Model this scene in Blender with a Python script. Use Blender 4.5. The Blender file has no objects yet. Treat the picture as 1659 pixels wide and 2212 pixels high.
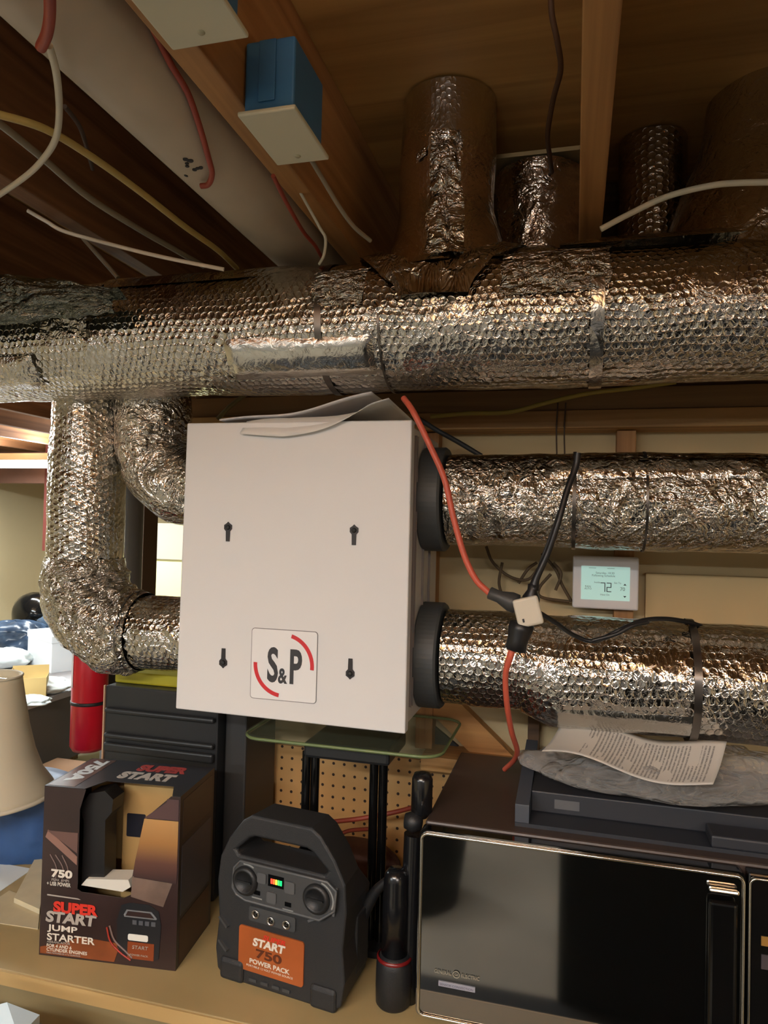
import bpy, math, random
import numpy as np
from mathutils import Vector, Matrix, noise as mnoise
random.seed(7); rng = np.random.RandomState(5)
SC = bpy.context.scene; COL = SC.collection
PI = math.pi
# ------------------------------------------------------------------ camera
W, H, F = 1659.0, 2212.0, 1534.0
CAMZ = 1.68
YAW, PITCH, ROLL = math.radians(15.0), math.radians(1.3), math.radians(1.39)
fw = Vector((-math.sin(YAW)*math.cos(PITCH), math.cos(YAW)*math.cos(PITCH), math.sin(PITCH)))
r0 = Vector((math.cos(YAW), math.sin(YAW), 0)); u0 = r0.cross(fw)
rt = math.cos(ROLL)*r0 + math.sin(ROLL)*u0
up = -math.sin(ROLL)*r0 + math.cos(ROLL)*u0
CAM = Vector((0, 0, CAMZ))
cd = bpy.data.cameras.new('camera'); cam = bpy.data.objects.new('camera', cd); COL.objects.link(cam)
cd.sensor_fit = 'VERTICAL'; cd.sensor_height = 36.0; cd.lens = 36.0*F/H; cd.clip_start = 0.02
cam.matrix_world = Matrix(((rt.x, up.x, -fw.x, 0), (rt.y, up.y, -fw.y, 0), (rt.z, up.z, -fw.z, CAMZ), (0, 0, 0, 1)))
SC.camera = cam
# ------------------------------------------------------------------ light and exposure
SC.view_settings.view_transform = 'Standard'; SC.view_settings.look = 'None'
SC.view_settings.gamma = 1.0; SC.view_settings.use_curve_mapping = False
SC.view_settings.exposure = 0.08
wd = bpy.data.worlds.new('world'); SC.world = wd; wd.use_nodes = True
wd.node_tree.nodes['Background'].inputs[0].default_value = (0.9, 0.9, 0.9, 1)
wd.node_tree.nodes['Background'].inputs[1].default_value = 0.05
def area(name, loc, size, power, col, rot=(0, 0, 0)):
    l = bpy.data.lights.new(name, 'AREA'); l.shape = 'RECTANGLE'; l.size, l.size_y = size
    l.energy = power; l.color = col
    o = bpy.data.objects.new(name, l); COL.objects.link(o); o.location = loc; o.rotation_euler = rot
    return o
WARM = (1.0, 1.0, 1.0); COOL = (0.88, 0.97, 1.0)
# ceiling lamps of the room (their fixtures are built below at the same places)
LAMPS = [  # x, y, z, length along x, power, colour
    (-0.55, -0.75, 2.13, 1.2, 42, WARM),
    (1.15, -2.0, 2.13, 1.2, 48, WARM),
    (-2.55, -2.3, 2.13, 1.2, 60, COOL),
    (-3.3, 4.0, 2.09, 1.3, 50, COOL),
    (-2.7, 1.9, 2.13, 1.2, 50, COOL),
]
for i, (x, y, z, ln, pw, c) in enumerate(LAMPS):
    area('lamp_light', (x, y, z-0.062), (ln, 0.12), pw, c)
    area('ceiling_fill', (x, y, z+0.034), (ln, 0.10), pw*(2.0 if i < 2 else 0.7), c, (PI, 0, 0))  # extra light added above each fixture to brighten the ceiling

def P(px, py, Y):           # world point on plane y = Y seen at a pixel
    d = fw*F + rt*(px-W/2) - up*(py-H/2)
    return CAM + d*(Y/d.y)
def PZ(px, py, z):          # world point at height z
    d = fw*F + rt*(px-W/2) - up*(py-H/2)
    return CAM + d*((z-CAMZ)/d.z)
def PX(px, py, X):
    d = fw*F + rt*(px-W/2) - up*(py-H/2)
    return CAM + d*(X/d.x)

# ------------------------------------------------------------------ materials
def lin(c):
    return tuple(((v/255.0)/12.92 if v/255.0 <= 0.04045 else ((v/255.0+0.055)/1.055)**2.4) for v in c)
MATS = {}
def nt(m): return m.node_tree.nodes, m.node_tree.links
def mat(name, rgb, rough=0.6, metal=0.0, var=0.0, vscale=8.0, bump=0.0, bscale=60.0, stretch=(1, 1, 1), emis=0.0, coat=0.0, spec=0.5, col2=None, detail=4.0):
    if name in MATS: return MATS[name]
    m = bpy.data.materials.new(name); m.use_nodes = True; N, L = nt(m)
    b = N['Principled BSDF']; c = lin(rgb)
    b.inputs['Base Color'].default_value = (*c, 1); b.inputs['Roughness'].default_value = rough
    b.inputs['Metallic'].default_value = metal; b.inputs['Coat Weight'].default_value = coat
    b.inputs['Specular IOR Level'].default_value = spec
    tc = N.new('ShaderNodeTexCoord'); mp = N.new('ShaderNodeMapping'); mp.inputs['Scale'].default_value = stretch
    L.new(tc.outputs['Object'], mp.inputs[0])
    if var > 0 or col2:
        n = N.new('ShaderNodeTexNoise'); n.inputs['Scale'].default_value = vscale; n.inputs['Detail'].default_value = detail
        L.new(mp.outputs[0], n.inputs['Vector'])
        r = N.new('ShaderNodeValToRGB'); r.color_ramp.elements[0].position = 0.3; r.color_ramp.elements[1].position = 0.7
        a = lin(col2) if col2 else tuple(v*(1-var) for v in c)
        bb = c if col2 else tuple(min(1, v*(1+var)) for v in c)
        r.color_ramp.elements[0].color = (*a, 1); r.color_ramp.elements[1].color = (*bb, 1)
        L.new(n.outputs[0], r.inputs[0]); L.new(r.outputs[0], b.inputs['Base Color'])
    if bump > 0:
        n2 = N.new('ShaderNodeTexNoise'); n2.inputs['Scale'].default_value = bscale; n2.inputs['Detail'].default_value = 5
        L.new(mp.outputs[0], n2.inputs['Vector'])
        bp = N.new('ShaderNodeBump'); bp.inputs['Strength'].default_value = bump; bp.inputs['Distance'].default_value = 0.004
        L.new(n2.outputs[0], bp.inputs['Height']); L.new(bp.outputs[0], b.inputs['Normal'])
    if emis > 0:
        b.inputs['Emission Color'].default_value = (*c, 1); b.inputs['Emission Strength'].default_value = emis
    MATS[name] = m; return m
def wood(name, rgb, dark, axis='y', rough=0.6, scale=9.0):
    if name in MATS: return MATS[name]
    m = bpy.data.materials.new(name); m.use_nodes = True; N, L = nt(m); b = N['Principled BSDF']
    b.inputs['Roughness'].default_value = rough
    tc = N.new('ShaderNodeTexCoord'); mp = N.new('ShaderNodeMapping')
    s = [scale*2.5]*3; s['xyz'.index(axis)] = scale*0.12; mp.inputs['Scale'].default_value = s
    L.new(tc.outputs['Object'], mp.inputs[0])
    n = N.new('ShaderNodeTexNoise'); n.inputs['Scale'].default_value = 1.0; n.inputs['Detail'].default_value = 6; n.inputs['Distortion'].default_value = 1.2
    L.new(mp.outputs[0], n.inputs['Vector'])
    r = N.new('ShaderNodeValToRGB'); r.color_ramp.elements[0].position = 0.32; r.color_ramp.elements[1].position = 0.62
    r.color_ramp.elements[0].color = (*lin(dark), 1); r.color_ramp.elements[1].color = (*lin(rgb), 1)
    L.new(n.outputs[0], r.inputs[0]); L.new(r.outputs[0], b.inputs['Base Color'])
    bp = N.new('ShaderNodeBump'); bp.inputs['Strength'].default_value = 0.25; bp.inputs['Distance'].default_value = 0.003
    L.new(n.outputs[0], bp.inputs['Height']); L.new(bp.outputs[0], b.inputs['Normal'])
    MATS[name] = m; return m

def foil(name, bubble=1.0, crinkle=0.5, pitch=0.0135, rough=0.11, rgb=(205, 200, 192), smooth_amt=0.35, seed=0.0):
    """aluminised bubble wrap: hexagonally packed domes with creases, on UV in metres"""
    if name in MATS: return MATS[name]
    m = bpy.data.materials.new(name); m.use_nodes = True; N, L = nt(m); b = N['Principled BSDF']
    b.inputs['Base Color'].default_value = (*lin(rgb), 1); b.inputs['Metallic'].default_value = 1.0; b.inputs['Roughness'].default_value = rough
    def M(op, a, c=None, d=None):
        n = N.new('ShaderNodeMath'); n.operation = op
        for i, v in enumerate((a, c, d)):
            if v is None: continue
            if isinstance(v, (int, float)): n.inputs[i].default_value = v
            else: L.new(v, n.inputs[i])
        return n.outputs[0]
    uv = N.new('ShaderNodeUVMap'); sep = N.new('ShaderNodeSeparateXYZ'); L.new(uv.outputs[0], sep.inputs[0])
    # wobble so that the rows are not perfectly straight
    wn = N.new('ShaderNodeTexNoise'); wn.inputs['Scale'].default_value = 9.0; wn.inputs['Detail'].default_value = 2; L.new(uv.outputs[0], wn.inputs['Vector'])
    wob = M('MULTIPLY', M('SUBTRACT', wn.outputs[0], 0.5), 0.02)
    x = M('DIVIDE', M('ADD', sep.outputs[0], wob), pitch); y = M('DIVIDE', M('ADD', sep.outputs[1], wob), pitch*math.sqrt(3))
    def cell(ox):
        a = M('SUBTRACT', M('FRACT', M('ADD', x, ox)), 0.5)
        c = M('MULTIPLY', M('SUBTRACT', M('FRACT', M('ADD', y, ox)), 0.5), math.sqrt(3))
        return M('SQRT', M('ADD', M('MULTIPLY', a, a), M('MULTIPLY', c, c)))
    d = M('MINIMUM', cell(0.0), cell(0.5))
    q = M('DIVIDE', d, 0.5)
    dome = M('SQRT', M('MAXIMUM', M('SUBTRACT', 1.0, M('MULTIPLY', q, q)), 0.02))
    mk = N.new('ShaderNodeTexNoise'); mk.noise_dimensions = '4D'; mk.inputs['W'].default_value = seed; mk.inputs['Scale'].default_value = 7.0; mk.inputs['Detail'].default_value = 3
    L.new(uv.outputs[0], mk.inputs['Vector'])
    mr = N.new('ShaderNodeMapRange'); mr.inputs[1].default_value = smooth_amt-0.05; mr.inputs[2].default_value = smooth_amt+0.12
    mr.inputs[3].default_value = 0.15; mr.inputs[4].default_value = 1.0; L.new(mk.outputs[0], mr.inputs[0])
    hb = M('MULTIPLY', M('MULTIPLY', dome, mr.outputs[0]), 0.0015*bubble)
    cn = N.new('ShaderNodeTexNoise'); cn.noise_dimensions = '4D'; cn.inputs['W'].default_value = seed+3; cn.inputs['Scale'].default_value = 42; cn.inputs['Detail'].default_value = 3; cn.inputs['Distortion'].default_value = 1.5
    L.new(uv.outputs[0], cn.inputs['Vector'])
    ridge = M('ABSOLUTE', M('SUBTRACT', cn.outputs[0], 0.5))
    cn2 = N.new('ShaderNodeTexNoise'); cn2.noise_dimensions = '4D'; cn2.inputs['W'].default_value = seed+7; cn2.inputs['Scale'].default_value = 12; cn2.inputs['Detail'].default_value = 2; cn2.inputs['Distortion'].default_value = 1.0
    L.new(uv.outputs[0], cn2.inputs['Vector'])
    ridge2 = M('ABSOLUTE', M('SUBTRACT', cn2.outputs[0], 0.5))
    hh = M('ADD', hb, M('ADD', M('MULTIPLY', ridge, 0.011*crinkle), M('MULTIPLY', ridge2, 0.03*crinkle)))
    bp = N.new('ShaderNodeBump'); bp.inputs['Strength'].default_value = 1.0; bp.inputs['Distance'].default_value = 1.0
    L.new(hh, bp.inputs['Height']); L.new(bp.outputs[0], b.inputs['Normal'])
    MATS[name] = m; return m

# ------------------------------------------------------------------ mesh helpers
WM = {}
class MB:
    def __init__(s): s.v = []; s.f = []; s.sm = []; s.uv = []; s.hasuv = False; s.M = None
    def add(s, vs, fs, smooth=False, uvs=None):
        o = len(s.v)
        for v in vs:
            v = Vector(v); s.v.append(s.M @ v if s.M else v)
        for i, f in enumerate(fs):
            s.f.append([o+k for k in f]); s.sm.append(smooth)
            s.uv.append(uvs[i] if uvs else [(0, 0)]*len(f))
        if uvs: s.hasuv = True
        return s
    def box(s, a, b):
        x0, y0, z0 = a; x1, y1, z1 = b
        v = [(x0, y0, z0), (x1, y0, z0), (x1, y1, z0), (x0, y1, z0), (x0, y0, z1), (x1, y0, z1), (x1, y1, z1), (x0, y1, z1)]
        return s.add(v, [(0, 3, 2, 1), (4, 5, 6, 7), (0, 1, 5, 4), (1, 2, 6, 5), (2, 3, 7, 6), (3, 0, 4, 7)])
    def bar(s, p, q, w, h, upv=(0, 0, 1)):      # rectangular bar from p to q
        p, q = Vector(p), Vector(q); d = (q-p).normalized(); sd = d.cross(Vector(upv)).normalized(); u = sd.cross(d)
        v = []
        for e in (p, q):
            for a, b in ((-1, -1), (1, -1), (1, 1), (-1, 1)): v.append(e+sd*a*w/2+u*b*h/2)
        return s.add(v, [(0, 1, 2, 3), (7, 6, 5, 4), (0, 4, 5, 1), (1, 5, 6, 2), (2, 6, 7, 3), (3, 7, 4, 0)])
    def prism(s, poly, y0, y1, plane='xz', smooth=False):   # polygon extruded
        n = len(poly)
        mk = {'xz': lambda a, b, t: (a, t, b), 'xy': lambda a, b, t: (a, b, t), 'yz': lambda a, b, t: (t, a, b)}[plane]
        v = [mk(a, b, y0) for a, b in poly]+[mk(a, b, y1) for a, b in poly]
        s.add(v, [list(range(n))[::-1], list(range(n, 2*n))])
        return s.add(v, [(i, (i+1) % n, n+(i+1) % n, n+i) for i in range(n)], smooth)
    def lathe(s, prof, c=(0, 0, 0), n=40, axis='z', smooth=True):   # prof: (r, h)
        c = Vector(c); v = []; f = []
        for r, h in prof:
            for k in range(n):
                a = 2*PI*k/n; x, y = r*math.cos(a), r*math.sin(a)
                v.append(c+Vector({'z': (x, y, h), 'x': (h, x, y), 'y': (x, h, y)}[axis]))
        for j in range(len(prof)-1):
            for k in range(n):
                f.append((j*n+k, j*n+(k+1) % n, (j+1)*n+(k+1) % n, (j+1)*n+k))
        return s.add(v, f, smooth)
    def tube(s, pts, r, n=10, smooth=True, caps=True, res=6, sub=True, disp=None, seam=0.0):
        pts = [Vector(p) for p in pts]
        rr = r if isinstance(r, (list, tuple)) else [r]*len(pts)
        if sub and len(pts) > 2:
            P2 = [pts[0]*2-pts[1]]+pts+[pts[-1]*2-pts[-2]]; out = []; ro = []
            for i in range(1, len(P2)-2):
                a, b, c, d = P2[i-1:i+3]
                for k in range(res):
                    t = k/res
                    out.append(0.5*((2*b)+(c-a)*t+(2*a-5*b+4*c-d)*t*t+(-a+3*b-3*c+d)*t**3)); ro.append(rr[i-1]*(1-t)+rr[i]*t)
            out.append(pts[-1]); ro.append(rr[-1]); pts, rr = out, ro
        N = len(pts); T = []
        for i in range(N):
            t = pts[min(i+1, N-1)]-pts[max(i-1, 0)]; T.append(t.normalized())
        ref = Vector((0, 0, 1)) if abs(T[0].z) < 0.9 else Vector((0, 1, 0))
        u = (ref-T[0]*ref.dot(T[0])).normalized(); v = []; L = 0; Ls = []
        for i in range(N):
            if i: L += (pts[i]-pts[i-1]).length
            Ls.append(L)
            u = (u-T[i]*u.dot(T[i])).normalized(); w = T[i].cross(u)
            for k in range(n):
                a = 2*PI*k/n+seam; rad = rr[i]
                dr = u*math.cos(a)+w*math.sin(a)
                if disp: rad += disp(L, a, pts[i]+dr*rad)
                v.append(pts[i]+dr*rad)
        f = []; uvs = []
        for i in range(N-1):
            for k in range(n):
                f.append((i*n+k, (i+1)*n+k, (i+1)*n+(k+1) % n, i*n+(k+1) % n))
                c = rr[0]*2*PI/n
                uvs.append([(Ls[i], k*c), (Ls[i+1], k*c), (Ls[i+1], (k+1)*c), (Ls[i], (k+1)*c)])
        s.add(v, f, smooth, uvs)
        if caps:
            s.add(v[:n], [list(range(n))[::-1]]); s.add(v[-n:], [list(range(n))])
        return s
    def grid(s, fn, nu, nv, smooth=True, size=(1, 1), thick=0.0):
        vs = [fn(i/nu, j/nv) for j in range(nv+1) for i in range(nu+1)]
        f = []; uvs = []
        for j in range(nv):
            for i in range(nu):
                a = j*(nu+1)+i; f.append((a, a+1, a+nu+2, a+nu+1))
                uvs.append([(i/nu*size[0], j/nv*size[1]), ((i+1)/nu*size[0], j/nv*size[1]), ((i+1)/nu*size[0], (j+1)/nv*size[1]), (i/nu*size[0], (j+1)/nv*size[1])])
        return s.add(vs, f, smooth, uvs)
    def build(s, name, m, parent=None, bevel=0.0, seg=2, solid=0.0, subsurf=0, autosmooth=False, world_local=False):
        me = bpy.data.meshes.new(name)
        base = Vector((0, 0, 0))
        if parent is None and s.v:
            xs = [v.x for v in s.v]; ys = [v.y for v in s.v]; zs = [v.z for v in s.v]
            base = Vector(((min(xs)+max(xs))/2, (min(ys)+max(ys))/2, min(zs)))
        me.from_pydata([tuple(v-base) for v in s.v], [], s.f)
        me.polygons.foreach_set('use_smooth', s.sm)
        if s.hasuv:
            lay = me.uv_layers.new(name='UVMap'); flat = [c for fuv in s.uv for p in fuv for c in p]
            lay.data.foreach_set('uv', flat)
        me.materials.append(m); me.validate(); me.update()
        o = bpy.data.objects.new(name, me); COL.objects.link(o)
        if parent is None:
            o.location = base; WM[o.name] = Matrix.Translation(base)
        else:
            o.parent = parent; o.matrix_parent_inverse = WM[parent.name].inverted(); WM[o.name] = Matrix.Identity(4)
        if solid: md = o.modifiers.new('solid', 'SOLIDIFY'); md.thickness = solid; md.offset = 0
        if bevel: md = o.modifiers.new('bevel', 'BEVEL'); md.width = bevel; md.segments = seg; md.limit_method = 'ANGLE'; md.angle_limit = math.radians(40)
        if subsurf: md = o.modifiers.new('sub', 'SUBSURF'); md.levels = subsurf; md.render_levels = subsurf
        return o
def tag(o, label=None, cat=None, group=None, kind=None):
    if label: o['label'] = label
    if cat: o['category'] = cat
    if group: o['group'] = group
    if kind: o['kind'] = kind
    return o
def thing(name, label, cat, loc, group=None):
    o = bpy.data.objects.new(name, None); COL.objects.link(o); o.location = loc; o.empty_display_size = 0.05
    WM[o.name] = Matrix.Translation(Vector(loc)); return tag(o, label, cat, group)
def struct(name, mb, m, label=None, **k): return tag(mb.build(name, m, **k), label, None, None, 'structure')
def text(body, m, parent, M4, size, name='lettering', sx=1.0, extrude=0.0003, align='LEFT', bold=0.0, shear=0.0, label=None, space=1.0, lines=1.0, fit=None):
    c = bpy.data.curves.new('t', 'FONT'); c.body = body; c.size = size; c.extrude = extrude; c.align_x = align; c.offset = bold; c.shear = shear
    c.space_character = space; c.space_line = lines; c.resolution_u = 4
    t = bpy.data.objects.new('t', c); COL.objects.link(t)
    dg = bpy.context.evaluated_depsgraph_get(); me = bpy.data.meshes.new_from_object(t.evaluated_get(dg))
    bpy.data.objects.remove(t); me.name = name
    if fit:
        xs = [v.co.x for v in me.vertices]; ys = [v.co.y for v in me.vertices]
        me.transform(Matrix.Diagonal((fit[0]/(max(xs)-min(xs)), fit[1]/(max(ys)-min(ys)), 1, 1)) @ Matrix.Translation((-min(xs), -min(ys), 0))); sx = 1
    me.transform(M4 @ Matrix.Diagonal((sx, 1, 1, 1)))
    me.materials.clear(); me.materials.append(m)
    o = bpy.data.objects.new(name, me); COL.objects.link(o)
    o.parent = parent; o.matrix_parent_inverse = WM[parent.name].inverted(); WM[o.name] = Matrix.Identity(4)
    if label: o['label'] = label
    return o
def frame(o, right, upv):       # matrix: text x -> right, y -> up, z -> towards viewer
    r = Vector(right).normalized(); u = Vector(upv); u = (u-r*u.dot(r)).normalized(); n = r.cross(u); o = Vector(o)
    return Matrix(((r.x, u.x, n.x, o.x), (r.y, u.y, n.y, o.y), (r.z, u.z, n.z, o.z), (0, 0, 0, 1)))
def rrect(x0, z0, x1, z1, r, n=5):
    out = []
    for cx, cz, a0 in ((x1-r, z0+r, -90), (x1-r, z1-r, 0), (x0+r, z1-r, 90), (x0+r, z0+r, 180)):
        for k in range(n+1):
            a = math.radians(a0+90*k/n); out.append((cx+r*math.cos(a), cz+r*math.sin(a)))
    return out
def nz(p, s, seed=0): return mnoise.noise(Vector(p)*s+Vector((seed*7.3, seed*3.1, seed)))

# ------------------------------------------------------------------ palette
JO = wood('joist wood', (186, 138, 84), (146, 100, 56), 'y')
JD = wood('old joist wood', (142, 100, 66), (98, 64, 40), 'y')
PLY = wood('subfloor plywood', (196, 150, 84), (150, 108, 56), 'x', scale=5)
STX = wood('plate wood', (196, 152, 94), (150, 108, 62), 'x')
STZ = wood('stud wood', (186, 138, 84), (146, 100, 56), 'z')
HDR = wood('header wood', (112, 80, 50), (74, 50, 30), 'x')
CREAM = mat('cream drywall', (208, 188, 146), 0.9, var=0.05, vscale=3)
FARW = mat('yellow beige wall', (202, 184, 146), 0.9, var=0.04, vscale=2)
WHITE = mat('white painted metal', (224, 224, 224), 0.38, bump=0.03, bscale=500)
UNITSIDE = mat('white metal side', (206, 200, 194), 0.45)
BLACKP = mat('black plastic', (30, 31, 33), 0.45, bump=0.15, bscale=700)
BLACKG = mat('gloss black', (14, 14, 14), 0.12)
RUBBER = mat('dark rubber', (44, 46, 48), 0.6)
CHROME = mat('chrome trim', (236, 232, 222), 0.14, 1.0)
ORANGE = mat('orange cord jacket', (200, 92, 70), 0.45)
ORJ = mat('red brown cable jacket', (150, 62, 44), 0.5)
WCAB = mat('white cable jacket', (196, 190, 172), 0.5)
YCAB = mat('yellow cable jacket', (176, 152, 88), 0.5)
GCAB = mat('grey cable jacket', (140, 130, 112), 0.55)
F1 = foil('bubble foil', 1.0, 0.35, smooth_amt=0.40)
F2 = foil('bubble foil creased', 0.8, 0.95, smooth_amt=0.44, seed=4)
F3 = foil('crumpled foil', 0.25, 1.7, rough=0.14, smooth_amt=0.5, seed=9)
F4 = foil('smooth foil', 0.12, 0.55, rough=0.13, smooth_amt=0.6, seed=2)
TAPE = foil('foil tape', 0.0, 0.18, rough=0.2, rgb=(200, 196, 188), seed=6)
DKTAPE = mat('dark tape', (112, 106, 100), 0.28, 0.9)

# ================================================================== the room
ZJ, ZS = CAMZ+0.52, CAMZ+0.755        # underside of joists, underside of subfloor
YW = 1.58                              # face of the board on the partition wall
X0, X1, Y0, Y1 = -4.6, 2.6, -3.6, 5.6
struct('floor', MB().box((X0, Y0, -0.1), (X1, Y1, 0)), mat('concrete floor', (142, 135, 120), 0.7, var=0.10, vscale=3), 'bare concrete basement floor')
struct('ceiling', MB().box((X0, Y0, ZS), (X1, Y1, ZS+0.03)), PLY, 'plywood subfloor between the joists')
struct('wall_far', MB().box((X0, Y1, 0), (X1, Y1+0.1, ZS+0.03)), FARW, 'yellowish beige far basement wall')
struct('wall_behind', MB().box((X0, Y0-0.1, 0), (X1, Y0, ZS+0.03)), mat('bare block wall', (150, 146, 140), 0.9, var=0.2, vscale=4))
struct('wall_left', MB().box((X0-0.1, Y0, 0), (X0, Y1, ZS+0.03)), FARW)
struct('wall_side', MB().box((X1, Y0, 0), (X1+0.1, Y1, ZS+0.03)), FARW)
XE = -0.90                             # free end of the partition wall
struct('wall_back', MB().box((XE, YW, 0), (X1, YW+0.03, CAMZ+0.215)), CREAM, 'cream board of the partition wall behind the ducts')
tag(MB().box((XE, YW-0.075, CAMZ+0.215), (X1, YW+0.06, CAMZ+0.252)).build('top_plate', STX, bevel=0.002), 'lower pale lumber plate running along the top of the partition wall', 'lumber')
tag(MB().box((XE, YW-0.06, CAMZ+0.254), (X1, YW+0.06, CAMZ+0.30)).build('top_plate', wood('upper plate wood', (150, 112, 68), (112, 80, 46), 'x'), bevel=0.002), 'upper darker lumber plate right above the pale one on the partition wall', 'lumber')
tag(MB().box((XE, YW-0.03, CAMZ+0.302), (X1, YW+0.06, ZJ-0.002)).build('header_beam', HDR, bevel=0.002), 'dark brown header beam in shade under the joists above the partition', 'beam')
jl = {0: 'orange wood joist with the blue electrical box on its side', 1: 'joist overhead right of the foil riser, running straight away',
      -1: 'brown joist left of the fat pale pipe, crossed by loose cables', -2: 'joist at the far left edge above the dark crumpled foil'}
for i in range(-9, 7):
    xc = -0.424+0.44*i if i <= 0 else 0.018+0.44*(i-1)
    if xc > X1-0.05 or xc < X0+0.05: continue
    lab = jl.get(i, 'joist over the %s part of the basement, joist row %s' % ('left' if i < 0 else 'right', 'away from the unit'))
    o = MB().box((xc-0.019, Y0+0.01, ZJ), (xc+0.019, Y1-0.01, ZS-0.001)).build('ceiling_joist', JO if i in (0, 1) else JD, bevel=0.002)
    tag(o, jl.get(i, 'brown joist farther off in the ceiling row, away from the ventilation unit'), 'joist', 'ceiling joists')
# solid bridging block in the bay over the partition
for k, (xa, xb) in enumerate(((-0.40, -0.003), (0.04, 0.43))):
    tag(MB().box((xa, YW+0.0, ZJ), (xb, YW+0.038, ZS-0.002)).build('blocking', HDR), ['wood block closing the joist bay behind the foil riser', 'wood block closing the joist bay at the right behind the bubble foil'][k], 'lumber')
# studs in front of the board
def stud(px, label, w=0.038, zb=0.0, y=YW-0.045, m=STZ):
    x = P(px, 1150, y).x
    return tag(MB().box((x-w/2, y, zb), (x+w/2, YW-0.001, CAMZ+0.213)).build('wall_stud', m, bevel=0.0015), label, 'stud')
stud(1350, 'vertical wood stud behind the thermostat', zb=0.91)
stud(925, 'vertical wood stud just right of the white unit', zb=CAMZ-0.48)
sx_ = P(1152, 1600, YW-0.03).x
tag(MB().box((sx_-0.012, YW-0.03, CAMZ-0.477), (sx_+0.012, YW-0.001, CAMZ-0.30)).build('wall_cleat', HDR, bevel=0.001), 'short dark cleat on the wall behind the lower duct', 'cleat')
# panel recess at the right: raised board piece
a = P(1395, 1238, YW-0.02)
tag(MB().box((a.x, YW-0.02, CAMZ-0.34), (X1-0.01, YW-0.001, a.z)).build('wall_panel', mat('tan panel', (208, 184, 138), 0.85), bevel=0.002), 'tan board fixed to the wall right of the thermostat', 'panel')
# diagonal brace and ledge
tag(MB().bar(P(915, 1475, YW-0.02), P(1088, 1650, YW-0.02), 0.034, 0.062, (0, 0.0, 1)).build('diagonal_brace', wood('brace wood', (204, 150, 88), (160, 110, 60), 'x')), 'short diagonal wood brace right of the unit, above the microwave', 'brace')
tag(MB().box((P(918, 1650, YW-0.05).x, YW-0.10, CAMZ-0.508), (0.05, YW-0.002, CAMZ-0.478)).build('wood_ledge', STX, bevel=0.002), 'pale wood ledge board on top of the pegboard', 'shelf')
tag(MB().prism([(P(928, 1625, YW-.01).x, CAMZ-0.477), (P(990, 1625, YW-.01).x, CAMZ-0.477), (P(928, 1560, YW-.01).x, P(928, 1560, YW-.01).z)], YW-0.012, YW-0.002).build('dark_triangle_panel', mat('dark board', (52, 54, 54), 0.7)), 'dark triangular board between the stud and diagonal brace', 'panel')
# pegboard
def pegmat():
    m = mat('pegboard', (196, 150, 92), 0.7); N, L = nt(m); b = N['Principled BSDF']
    tc = N.new('ShaderNodeTexCoord'); vm = N.new('ShaderNodeVectorMath'); vm.operation = 'SCALE'; vm.inputs[3].default_value = 1/0.0254
    L.new(tc.outputs['Object'], vm.inputs[0]); sp = N.new('ShaderNodeSeparateXYZ'); L.new(vm.outputs[0], sp.inputs[0])
    def M(op, a, c):
        n = N.new('ShaderNodeMath'); n.operation = op
        for i, v in enumerate((a, c)):
            if isinstance(v, (int, float)): n.inputs[i].default_value = v
            elif v is not None: L.new(v, n.inputs[i])
        return n.outputs[0]
    a = M('SUBTRACT', M('FRACT', sp.outputs[0], None), 0.5); c = M('SUBTRACT', M('FRACT', sp.outputs[2], None), 0.5)
    d = M('SQRT', M('ADD', M('MULTIPLY', a, a), M('MULTIPLY', c, c)), None)
    lt = M('LESS_THAN', d, 0.13)
    mx = N.new('ShaderNodeMix'); mx.data_type = 'RGBA'; mx.inputs[6].default_value = (*lin((200, 156, 98)), 1); mx.inputs[7].default_value = (*lin((52, 34, 22)), 1)
    L.new(lt, mx.inputs[0]); L.new(mx.outputs[2], b.inputs['Base Color'])
    return m
BZ = 0.90                                # bench top
tag(MB().box((-0.86, YW-0.03, BZ), (0.10, YW-0.022, CAMZ-0.51)).build('pegboard', pegmat()), 'tan perforated pegboard on the wall behind the jump starter', 'pegboard')

# workbench
YF = 1.04
wb = thing('workbench', 'long tan workbench holding the jump starter, carton and microwave', 'workbench', (-0.4, 1.3, 0))
BT = mat('tan bench top', (168, 148, 104), 0.55, var=0.07, vscale=5)
MB().box((-2.1, YF, BZ-0.025), (1.9, 1.545, BZ)).build('bench_top', BT, wb, bevel=0.002)
MB().box((-2.1, YF-0.004, BZ-0.024), (1.9, YF-0.0005, BZ-0.001)).build('edge_strip', mat('bench edge highlight', (192, 162, 108), 0.5), wb)  # paler colour stands in for the highlight along the front edge
MB().box((-2.05, YF+0.012, BZ-0.30), (1.85, YF+0.03, BZ-0.026)).build('apron', mat('olive tan apron', (142, 128, 92), 0.6, var=0.08, vscale=6), wb)
for x in (-2.0, -0.1, 1.8):
    for y in (YF+0.08, 1.50): MB().box((x-0.04, y-0.04, 0), (x+0.04, y+0.04, BZ-0.026)).build('leg', STZ, wb)

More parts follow.
